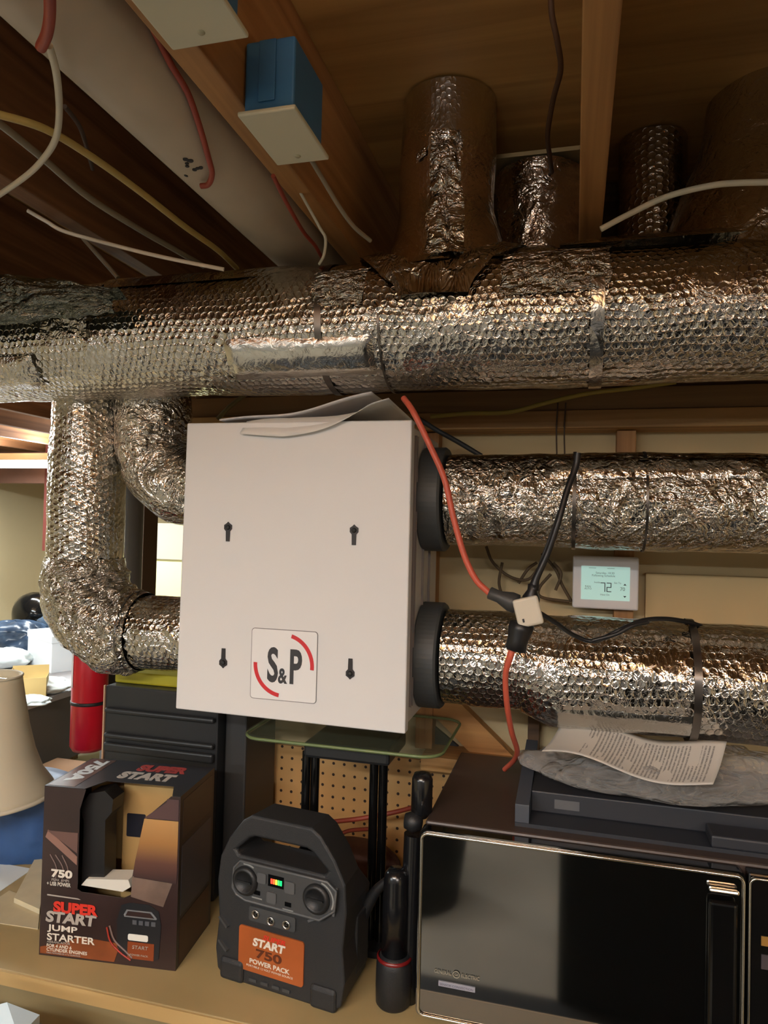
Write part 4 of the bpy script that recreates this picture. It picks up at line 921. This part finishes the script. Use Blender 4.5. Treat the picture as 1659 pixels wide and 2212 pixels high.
for k, (xa, xb) in enumerate(((0.06, 0.10), (0.10, 0.15), (0.15, 0.185))):
    kb().tube([(xa*CW, -0.0006, 0.60*CH), ((xb+0.012)*CW, -0.0006, 0.52*CH), (xb*CW, -0.0006, 0.42*CH)], 0.0010, 6).build('silver_streak', mat('streak', (128, 108, 102), 0.4), fp)
# picture of the product
ic = [(0.60, 0.345), (0.66, 0.365), (0.80, 0.365), (0.87, 0.33), (0.89, 0.25), (0.88, 0.06), (0.84, 0.04), (0.64, 0.04), (0.58, 0.10), (0.57, 0.26)]
pic = pr(ic, mat('pictured black', (34, 35, 38), 0.4), 'product_picture', -0.0012)
def pr2(poly, m, name): return pr(poly, m, name, -0.0018, pic)
pr2([(0.62, 0.295), (0.64, 0.325), (0.82, 0.325), (0.86, 0.29), (0.855, 0.283), (0.625, 0.283)], mat('pictured rim', (120, 122, 124), 0.4), 'picture_rim')
pr([(0.634, 0.291), (0.65, 0.318), (0.81, 0.318), (0.84, 0.291)], mat('pictured hole', (50, 36, 34), 0.4), 'picture_handle', -0.0024, pic)
for k in range(4): pr2([(0.685+k*0.045, 0.243), (0.715+k*0.045, 0.243), (0.715+k*0.045, 0.268), (0.685+k*0.045, 0.268)], mat('pictured grey', (84, 86, 92), 0.4), 'picture_button')
kb().prism([(a_, b_) for a_, b_ in rrect(0.655*CW, 0.150*CH, 0.80*CW, 0.187*CH, 0.003)], -0.0018, -0.0011).build('picture_white_panel', mat('pictured white', (230, 228, 218), 0.4), pic)
pr2([(0.655, 0.045), (0.845, 0.045), (0.845, 0.142), (0.655, 0.142)], mat('pictured orange', (132, 62, 30), 0.4), 'picture_label')
RC = mat('pictured red cable', (164, 56, 44), 0.35)
for k, pts in enumerate(([(0.50, 0.21), (0.53, 0.13), (0.60, 0.075), (0.68, 0.035)], [(0.52, 0.22), (0.56, 0.14), (0.64, 0.085), (0.69, 0.05)])):
    kb().tube([(a_*CW, -0.0018, b_*CH) for a_, b_ in pts], 0.0016, 6).build('picture_cable', RC if k == 0 else MATS['streak'], fp)
def kt(s_, u, v, w_, h_, m, shear=0.0, bold=0.0, par=None, y=-0.0013): text(s_, m, par or fp, KM @ frame((u*CW, y, v*CH), (1, 0, 0), (0, 0, 1)), 0.02, shear=shear, bold=bold, extrude=0.0003, fit=(w_, h_))
SIL = mat('print silver', (176, 166, 156), 0.4)
kt('750', 0.075, 0.468, 0.041, 0.0145, TW, 0, 0.0009); kt('PEAK AMPS', 0.08, 0.446, 0.034, 0.0045, SIL); kt('+ USB POWER', 0.045, 0.418, 0.046, 0.0068, TW, 0, 0.0003)
pr([(0.05, 0.365), (0.28, 0.358), (0.30, 0.351), (0.05, 0.357)], SIL, 'silver_rule', -0.0015)
kt('SUPER', 0.100, 0.262, 0.086, 0.0200, TRd, 0.0, 0.0010); kt('START', 0.045, 0.202, 0.098, 0.0200, SIL, 0.1, 0.0009)
kt('JUMP', 0.060, 0.143, 0.058, 0.0135, TW, 0, 0.0004); kt('STARTER', 0.060, 0.096, 0.092, 0.0125, TW, 0, 0.0004)
kt('ARRANCADOR', 0.060, 0.080, 0.045, 0.0040, SIL); kt('FOR 4 AND 6', 0.060, 0.055, 0.048, 0.0058, TW, 0, 0.0003); kt('CYLINDER ENGINES', 0.060, 0.032, 0.078, 0.0058, TW, 0, 0.0003); kt('PARA MOTORES DE 4 Y 6 CILINDROS', 0.060, 0.018, 0.065, 0.0026, SIL)
kt('START', 0.69, 0.105, 0.030, 0.006, SIL, 0.1, 0, pic, -0.0026); kt('POWER PACK', 0.675, 0.065, 0.034, 0.003, SIL, 0, 0, pic, -0.0026)
# top lettering
def kt2(s_, x_, y_, rx_, ry_, w_, h_, m, bold=0.0): text(s_, m, tpn, KM @ frame((x_, y_, CH+0.0016), (rx_[0], rx_[1], 0), (ry_[0], ry_[1], 0)), 0.02, bold=bold, extrude=0.0003, fit=(w_, h_))
kb().box((0.004, 0.004, CH+0.0012), (0.055, CDp-0.004, CH+0.0016)).build('top_print', mat('top brown', (84, 66, 62), 0.25), tpn)
kt2('750A', 0.016, CDp-0.012, (0, -1), (1, 0), 0.115, 0.030, mat('top lettering', (206, 214, 216), 0.3), 0.0010)
kt2('SUPER', 0.118, 0.106, (1, 0), (0, 1), 0.100, 0.034, mat('top red', (160, 60, 56), 0.3), 0.0012); kt2('START', 0.102, 0.062, (1, 0), (0, 1), 0.108, 0.036, SIL, 0.0012)
for (y_, h_, c_) in ((0.0, 0.085, (62, 38, 30)), (0.085, 0.13, (68, 70, 78)), (0.22, 0.075, (60, 54, 52))):
    kb().box((CW, 0.012, y_+0.004), (CW+0.0005, CDp-0.012, y_+h_-0.004)).build('side_print', mat('side print %d' % c_[0], c_, 0.35, var=0.1, vscale=12), rp)

# ================================================================== flashlight and work light
fb = PZ(845, 2178, BZ); print('flash', fb)
fl = thing('flashlight', 'tall black flashlight standing on its head beside the microwave', 'flashlight', fb)
fx, fy = fb.x, fb.y+0.014
MB().lathe([(0, 0), (0.026, 0), (0.029, 0.004), (0.0300, 0.03), (0.0295, 0.066), (0.0270, 0.074), (0.0225, 0.082), (0, 0.082)], (fx, fy, BZ), 48).build('head', BLACKP, fl)
MB().lathe([(0.0270, 0), (0.0288, 0.001), (0.0288, 0.004), (0.0265, 0.006)], (fx, fy, BZ+0.073), 48).build('red_ring', mat('red ring', (110, 20, 22), 0.3), fl)
MB().lathe([(0, 0), (0.0218, 0), (0.0215, 0.09), (0.0205, 0.10), (0.0205, 0.120), (0.019, 0.130), (0.013, 0.138), (0, 0.139)], (fx, fy, BZ+0.08), 40).build('barrel', mat('gloss anodised black', (20, 20, 22), 0.22, spec=0.7), fl)
wx = P(898, 1850, 1.17)
wlt = thing('work_light', 'black jointed work light leaning upright behind the flashlight', 'work light', (wx.x, wx.y, BZ))
MB().tube([(wx.x-0.008, wx.y, BZ), (wx.x-0.004, wx.y, P(890, 1800, 1.17).z)], 0.0165, 20, sub=False).build('stem', MATS['gloss anodised black'], wlt)
k_ = P(893, 1775, 1.17); MB().lathe([(0, -0.016), (0.012, -0.014), (0.0175, 0), (0.012, 0.014), (0, 0.016)], (k_.x, k_.y, k_.z), 24, 'x').build('knuckle', BLACKP, wlt)
h0, h1 = P(910, 1765, 1.18), P(913, 1668, 1.18)
MB().tube([h0, h0+(h1-h0)*0.15, h0+(h1-h0)*0.85, h0+(h1-h0)*0.97, h1], [0.010, 0.018, 0.0175, 0.014, 0.006], 24, sub=False).build('lamp_head', MATS['gloss anodised black'], wlt)
cable('black_lead', 'black charger lead with clip leaning between the jump starter and flashlight', [(838, 1900, 1.2), (812, 1925, 1.2), (790, 1960, 1.2), (775, 1985, 1.2)], [0.007, 0.009, 0.012, 0.016], BLACKP, 'lead')

# ================================================================== glass shelf stand on the bench
zs = P(700, 1600, 1.28).z
gs = thing('glass_shelf_stand', 'glass topped shelf stand with black tube posts behind the jump starter', 'shelf', (-0.5, 1.38, BZ))
GL = plastic('green tinted glass', (120, 130, 104), 0.95, False, 0.35); 
ga, gb = P(530, 1600, 1.26).x, P(955, 1640, 1.26).x
MB().prism(rrect(ga, 1.235, gb, 1.50, 0.04, 8), zs, zs+0.010, 'xy').build('glass_top', GL, gs, bevel=0.002)
gp = [Vector((a_, b_, zs+0.004)) for a_, b_ in rrect(ga, 1.235, gb, 1.50, 0.04, 8)]
MB().tube(gp+[gp[0]], 0.0030, 8, sub=False).build('glass_edge', mat('green glass edge', (112, 128, 84), 0.25), gs)
MB().box((P(650, 1600, 1.25).x, 1.262, zs-0.030), (P(838, 1600, 1.25).x, 1.40, zs-0.001)).build('bracket', mat('black bracket', (34, 36, 38), 0.4), gs, bevel=0.006)
for px in (668, 815):
    xx = P(px, 1750, 1.30).x
    for dx_ in (-0.008, 0.010):
        MB().tube([(xx+dx_, 1.30, BZ), (xx+dx_, 1.30, zs-0.03)], 0.0085, 20, sub=False).build('post', mat('black chrome tube', (60, 60, 60), 0.15, 0.9), gs)
MB().box((P(640, 1900, 1.29).x, 1.26, BZ), (P(850, 1900, 1.29).x, 1.36, BZ+0.012)).build('base', BLACKP, gs)
cable('red_wire_bundle', 'red wires crossing in front of the pegboard behind the jump starter', [(720, 1775, 1.45), (780, 1768, 1.45), (850, 1755, 1.46), (900, 1742, 1.46)], 0.005, ORJ, 'wire')
cable('red_wire', 'dull red wire coiled low behind the jump starter handle', [(640, 1845, 1.4), (670, 1835, 1.4), (700, 1850, 1.4), (740, 1800, 1.42), (800, 1790, 1.42)], 0.004, mat('dull red wire', (140, 60, 44), 0.6), 'wire')
# red/brown tool bag behind
q = P(770, 1860, 1.42)
def pouch(u, v):
    a = 2*PI*u; ph = PI*v; r_ = 1+0.15*nz((math.cos(a)*2, math.sin(a)*2, v*3), 1.4, 2)
    return (q.x+0.095*math.cos(a)*math.sin(ph)**0.5*r_, 1.43+0.045*math.sin(a)*math.sin(ph)**0.5*r_, BZ+0.065*(1-math.cos(ph)))
tag(MB().grid(pouch, 36, 18, True).build('brown_pouch', mat('brown cloth', (88, 56, 44), 0.9, var=0.2, vscale=20, bump=0.4, bscale=60)), 'brown cloth pouch slumped behind the jump starter', 'pouch')

# ================================================================== black cabinet, yellow box, extinguisher
yc = 1.345
ca, cb = P(228, 1480, yc), P(500, 1560, yc)
cbk = thing('black_console', 'black boxy console standing on the bench behind the carton', 'console', ((ca.x+cb.x)/2, yc+0.09, BZ))
BC = mat('satin black casing', (36, 38, 40), 0.38, var=0.1, vscale=4)
MB().box((ca.x, yc, BZ), (cb.x-0.03, yc+0.185, ca.z)).build('casing', BC, cbk, bevel=0.004)
MB().box((cb.x-0.029, yc+0.03, BZ), (cb.x+0.02, yc+0.185, ca.z-0.02)).build('side_column', mat('charcoal column', (52, 53, 54), 0.5), cbk, bevel=0.004)
MB().box((ca.x-0.003, yc-0.002, BZ+0.1), (ca.x, yc+0.003, ca.z)).build('pale_edge', mat('pale edge', (196, 160, 130), 0.5), cbk)
for py, hh in ((1545, 0.012), (1600, 0.012), (1625, 0.02)):
    z_ = P(360, py, yc).z; MB().box((ca.x+0.006, yc-0.012, z_-hh/2), (cb.x-0.035, yc+0.001, z_+hh/2)).build('front_ridge', BC, cbk, bevel=0.005, seg=3)
ya, yb = P(248, 1450, yc+0.03), P(385, 1480, yc+0.03)
tag(MB().box((ya.x, yc+0.03, ca.z), (yb.x+0.06, yc+0.15, ya.z+0.002)).build('yellow_case', mat('yellow olive plastic', (176, 164, 40), 0.5, var=0.15, vscale=9), bevel=0.004), 'yellow green case on top of the black console under the elbow duct', 'case')
ex = PX(194, 1500, -1.24); ey = ex.y; exx = ex.x
fe = thing('fire_extinguisher', 'red fire extinguisher with a black band, left of the black console', 'fire extinguisher', (exx, ey, P(194, 1620, ey).z))
zb_, zt_ = P(194, 1618, ey).z, P(194, 1370, ey).z
R5 = 0.046
MB().lathe([(0, 0), (R5*0.85, 0.0), (R5, 0.012), (R5, zt_-zb_-0.05), (R5*0.8, zt_-zb_-0.02), (R5*0.35, zt_-zb_), (0, zt_-zb_)], (exx, ey, zb_), 48).build('cylinder', mat('extinguisher red', (192, 22, 40), 0.3), fe)
zz_ = P(194, 1515, ey).z
MB().lathe([(R5, 0), (R5+0.002, 0.0005), (R5+0.002, 0.0085), (R5, 0.009)], (exx, ey, zz_-0.004), 48).build('strap', BLACKP, fe)
MB().lathe([(0.0, 0), (0.014, 0), (0.014, 0.03), (0.0, 0.03)], (exx, ey, zt_), 20).build('valve', BLACKP, fe)
MB().box((exx-0.01, ey+R5, zb_+0.02), (exx+0.01, ey+0.25, zt_)).build('wall_bracket', RUBBER, fe)
# white instruction label on the left of its body
def lbl(u, v):
    a = math.radians(205+38*u); return (exx+(R5+0.001)*math.cos(a), ey+(R5+0.001)*math.sin(a), P(194, 1480, ey).z+0.13*v)
MB().grid(lbl, 8, 4, True).build('white_label', mat('label off white', (206, 196, 196), 0.5, var=0.1, vscale=60), fe)
ps = exx+0.06
tag(MB().box((exx-0.03, ey+0.25, 0), (exx+0.16, ey+0.30, zb_+0.10)).build('wood_post', STZ), 'tan wooden post behind the fire extinguisher', 'post')
tag(MB().box((exx+0.05, ey+0.20, zb_+0.11), (exx+0.20, ey+0.249, P(244, 1440, ey+.2).z)).build('wood_block', mat('tan wood block', (190, 146, 92), 0.6)), 'tan block showing between the extinguisher and black console', 'lumber')

# ================================================================== foreground left: lampshade, bin, papers
lx = P(-28, 1700, 1.32).x; z1_ = P(0, 1722, 1.32).z; z2_ = P(0, 1462, 1.32).z; hh = z2_-z1_
ls = thing('lamp_shade', 'cream bell lampshade at the left edge resting on the blue bag', 'lampshade', (lx, 1.32, z1_))
sp_ = [(0.062, 1.0), (0.064, 0.94), (0.070, 0.80), (0.080, 0.58), (0.094, 0.36), (0.112, 0.18), (0.134, 0.06), (0.138, 0.0)]
MB().lathe([(r_, z1_+h_*hh) for r_, h_ in sp_], (lx, 1.32, 0), 64).build('fabric_shell', mat('cream shade fabric', (214, 204, 178), 0.8), ls, solid=0.003)
MB().tube([(lx+0.139*math.cos(a_), 1.32+0.139*math.sin(a_), z1_+0.003) for a_ in np.linspace(0, 2*PI, 49)], 0.005, 8, sub=False).build('bottom_trim', mat('cream trim', (222, 212, 190), 0.7), ls)
MB().tube([(lx+0.0635*math.cos(a_), 1.32+0.0635*math.sin(a_), z2_) for a_ in np.linspace(0, 2*PI, 33)], 0.003, 8, sub=False).build('top_trim', MATS['cream trim'], ls)
MB().bar((lx-0.06, 1.32, z2_-0.004), (lx+0.06, 1.32, z2_-0.004), 0.003, 0.003).build('wire_spider', CHROME, ls)
# blue fabric bag carrying the shade
def tote(u, v):
    a = 2*PI*u; n_ = nz((math.cos(a)*2, math.sin(a)*2, v*2.2), 1.3, 3)
    r_ = 1+0.10*n_; sh_ = (0.88+0.12*math.sin(v*PI)) if v < 0.9 else 0.9*max(0.0, 1-((v-0.9)/0.1))
    return (lx-0.02+0.19*math.cos(a)*r_*sh_, 1.445+0.115*math.sin(a)*r_*sh_, BZ+0.001+(z1_-BZ-0.012)*min(1, v/0.9)+0.006*nz((u*4, v*4, 0), 2, 4)*(v > 0.05))
tag(MB().grid(tote, 60, 30, True).build('blue_tote', mat('navy shiny fabric', (44, 76, 124), 0.4, var=0.45, vscale=8, bump=0.3, bscale=20)), 'navy blue fabric bag on the bench under the lampshade', 'bag')
def flat(name, label, c4, z, m, cat='paper', th=0.0015, tilt=0.0):
    pp_ = [PZ(px, py, z) for px, py in c4]; mb = MB()
    v = [Vector((p.x, p.y, z)) for p in pp_]+[Vector((p.x, p.y, z+th)) for p in pp_]
    mb.add(v, [(3, 2, 1, 0), (4, 5, 6, 7), (0, 1, 5, 4), (1, 2, 6, 5), (2, 3, 7, 6), (3, 0, 4, 7)]); return tag(mb.build(name, m), label, cat)
flat('white_paper', 'white paper sheet at the left edge beside the blue bag', [(-80, 1905), (-20, 1940), (70, 1878), (-20, 1862)], BZ+0.0003, mat('bright paper', (226, 232, 232), 0.7))
flat('cream_booklet', 'cream printed booklet lying left of the carton', [(30, 1950), (85, 1975), (100, 1905), (85, 1845)], BZ+0.0022, mat('cream booklet', (206, 196, 166), 0.7, var=0.06, vscale=30), th=0.01)
flat('cardboard_sheet', 'pale cardboard sheet on the bench left of the carton', [(-70, 1985), (82, 2008), (88, 1950), (20, 1925)], BZ+0.0003, mat('pale card', (194, 182, 150), 0.8, var=0.06, vscale=20))
p0 = P(-5, 2212, 0.80)
t = thing('white_packet', 'white folded packet at the bottom left corner in front of the bench', 'packet', (p0.x, 0.84, P(0, 2212, 0.84).z-0.05))
pk = [P(-60, 2185, .86), P(15, 2165, .88), P(86, 2192, .88), P(40, 2240, .80), P(-60, 2260, .80)]
mb = MB(); v = [p for p in pk]+[p-Vector((0, 0, 0.02)) for p in pk]; n5 = 5
mb.add(v, [list(range(5))[::-1], list(range(5, 10))]+[(i, (i+1) % 5, 5+(i+1) % 5, 5+i) for i in range(5)]); mb.build('packet_body', mat('packet white', (208, 224, 230), 0.5), t)
# stool carrying the packet
zst = min(p.z for p in pk)-0.021
tag(MB().box((p0.x-0.25, 0.62, 0), (p0.x+0.035, 0.90, zst-0.0)).build('storage_bin', mat('dark blue bin', (30, 40, 62), 0.5), bevel=0.01), 'dark blue storage bin below the white packet in front of the bench', 'bin')

# ================================================================== far room
ft = thing('far_table', 'long grey table in the far room at the left', 'table', (-2.9, 3.3, 0))
zt3 = CAMZ-0.85
MB().box((-3.5, 1.9, zt3-0.03), (-2.42, 4.4, zt3)).build('table_top', mat('grey laminate', (178, 174, 176), 0.4), ft, bevel=0.004)
MB().box((-3.45, 1.93, zt3-0.36), (-2.46, 4.37, zt3-0.031)).build('apron', mat('grey cabinet side', (108, 104, 100), 0.6), ft)
for x in (-3.4, -2.52):
    for y in (2.0, 4.3): MB().box((x-0.04, y-0.04, 0), (x+0.04, y+0.04, zt3-0.36)).build('leg', HDR, ft)
bxm = mat('bright white card', (236, 240, 242), 0.6)
w1 = PZ(110, 1455, zt3); 
t = thing('white_box', 'white carton on the far table', 'box', (w1.x, w1.y, zt3))
mb = MB(); mb.M = Matrix.Translation((w1.x, w1.y, zt3)) @ Matrix.Rotation(math.radians(62), 4, 'Z'); mb.box((0, 0, 0), (0.34, 0.34, 0.20)); mb.build('box_body', bxm, t, bevel=0.002)
mb = MB(); mb.M = Matrix.Translation((w1.x, w1.y, zt3)) @ Matrix.Rotation(math.radians(62), 4, 'Z'); mb.box((-0.004, -0.004, 0.165), (0.344, 0.344, 0.204)); mb.build('lid', bxm, t, bevel=0.002)
w2 = PZ(62, 1505, zt3)
t = thing('open_cardboard_box', 'small open cardboard box in front of the white carton on the far table', 'box', w2)
KC = mat('yellow cardboard', (214, 184, 120), 0.8)
RM2 = Matrix.Translation(w2) @ Matrix.Rotation(math.radians(35), 4, 'Z')
for a_, b_ in (((-0.08, -0.06, 0), (0.08, -0.058, 0.10)), ((-0.08, 0.058, 0), (0.08, 0.06, 0.14)), ((-0.08, -0.058, 0), (-0.078, 0.058, 0.13)), ((0.078, -0.058, 0), (0.08, 0.058, 0.10)), ((-0.078, -0.058, 0), (0.078, 0.058, 0.002))):
    mb = MB(); mb.M = RM2; mb.box(a_, b_); mb.build('panel', KC, t)
def lump(name, label, c, sx, sy, sz, m, cat, seed, amp=0.25):
    def fn(u, v):
        a = 2*PI*u; ph = PI*v; k = 1+amp*nz((math.cos(a)*1.5, math.sin(a)*1.5, v*3), 1.6, seed)+amp*0.5*abs(nz((math.cos(a)*4, math.sin(a)*4, v*8), 1.4, seed))
        return (c.x+sx*math.cos(a)*math.sin(ph)**0.7*k, c.y+sy*math.sin(a)*math.sin(ph)**0.7*k, c.z+sz*(1-math.cos(ph))/2*(0.8+0.2*k))
    return tag(MB().grid(fn, 48, 24, True).build(name, m), label, cat)
WP = mat('white crumpled plastic', (226, 234, 232), 0.5)
lump('white_plastic_sheet', 'crumpled white plastic to the right of the small cardboard box', PZ(95, 1495, zt3), 0.13, 0.10, 0.07, WP, 'plastic sheet', 3)
lump('white_plastic_sheet', 'crumpled white plastic behind the small cardboard box at the left edge', PZ(5, 1440, zt3), 0.17, 0.13, 0.10, WP, 'plastic sheet', 6)
lump('white_plastic_sheet', 'strip of white plastic in front of the small cardboard box', PZ(68, 1522, zt3), 0.09, 0.06, 0.04, WP, 'plastic sheet', 8)
NV = mat('shiny dark navy', (44, 60, 80), 0.3, var=0.6, vscale=10)
lump('dark_helmet', 'dark domed helmet shape among the bags at the back of the far table', PZ(45, 1380, zt3+0.02)+Vector((-0.06, 0.22, 0.0)), 0.17, 0.17, 0.30, BLACKG, 'helmet', 2, 0.05)
lump('dark_bag', 'crumpled blue grey plastic bag in front of the dark helmet', PZ(30, 1410, zt3), 0.22, 0.16, 0.20, NV, 'bag', 12, 0.3)
lump('dark_bag', 'dark blue bag right of the helmet against the yellowish wall', PZ(120, 1398, zt3), 0.15, 0.08, 0.22, mat('slate blue bag', (58, 76, 96), 0.5), 'bag', 14, 0.2)
# red brown strip, shelf brackets at far left wall
rb = P(102, 1080, 4.5)
tag(MB().box((rb.x-0.03, 4.5, P(102, 1190, 4.5).z), (rb.x+0.035, 4.56, P(102, 960, 4.5).z)).build('red_brown_board', mat('red brown board', (96, 40, 32), 0.6)), 'dark red board hanging beside the vertical duct in the far room', 'board')
tag(MB().box((rb.x-1.2, 4.56, ZJ-0.24), (rb.x+1.6, 4.66, ZJ-0.002)).build('cross_beam', mat('reddish beam', (128, 92, 78), 0.6, var=0.1)), 'reddish brown beam across the far room above the strip light', 'beam')
for k, py in enumerate((1118, 1215)):
    q = P(-5, py, 5.0)
    tag(MB().box((q.x-0.5, 4.95, q.z-0.015), (q.x+0.06, 5.25, q.z+0.015)).build('wall_shelf', mat('grey shelf', (150, 140, 116), 0.6)), ['upper grey shelf end on the far wall at the left edge', 'lower grey shelf end on the far wall at the left edge'][k], 'shelf')
# slab whose bright colour stands in for the lit far wall
qa, qb = P(290, 1205, 4.75), P(400, 1290, 4.75)
cbp = thing('lit_wall_patch', 'bright yellow slab standing in for the lit far wall in the gap between the left ducts', 'lit wall patch', ((qa.x+qb.x)/2, 4.9, 0))
MB().box((qa.x-0.05, 4.75, 0), (qb.x+0.5, 5.1, qa.z)).build('body', mat('lit wall yellow', (232, 224, 160), 0.6), cbp)
MB().box((qa.x-0.07, 4.73, qa.z), (qb.x+0.52, 5.1, P(340, 1130, 4.75).z)).build('top_band', mat('pale grey band', (170, 162, 146), 0.7), cbp)
# carton under the far table right side
tag(MB().box((-2.44+0.08, 2.3, 0), (-1.9, 2.9, 0.55)).build('brown_carton', mat('brown carton', (140, 104, 74), 0.8), bevel=0.004), 'brown carton on the floor below the fire extinguisher', 'carton')

# unseen dark shapes added behind the camera for the oven glass and foil reflections
tag(MB().box((0.55, -3.2, 0), (1.3, -2.7, 1.75)).build('reflection_slab', mat('dark reflection slab', (34, 32, 30), 0.6), bevel=0.01), 'tall dark slab added behind the camera for the reflections', 'cabinet')
tag(MB().box((1.6, -3.0, 0), (2.3, -2.5, 1.95)).build('reflection_slab', MATS['dark reflection slab'], bevel=0.01), 'tallest dark slab added in the right corner behind the camera for the reflections', 'cabinet')

DKP = mat('black reflection shape', (24, 24, 24), 0.6)  # added shapes that show as dark silhouettes in the oven door
tag(MB().lathe([(0, 0), (0.20, 0), (0.235, 0.25), (0.215, 0.42), (0.25, 0.60), (0.22, 0.82), (0, 0.84)], (-0.68, -1.0, 0), 40).build('reflection_drum', DKP), 'black drum added unseen behind the camera for the oven door reflection', 'barrel')
tag(MB().box((-0.03, -1.9, 0), (0.95, -0.40, 1.0)).build('reflection_block', DKP, bevel=0.02), 'large black block added unseen behind the camera for the oven door reflection', 'chest')
tag(MB().box((-1.6, -0.42, 0), (1.4, 0.9, 0.012)).build('reflection_mat', mat('dark reflection mat', (34, 34, 34), 0.8)), 'dark sheet added on the floor to darken the oven door reflection', 'mat')  # added to darken the lower part of the door reflection
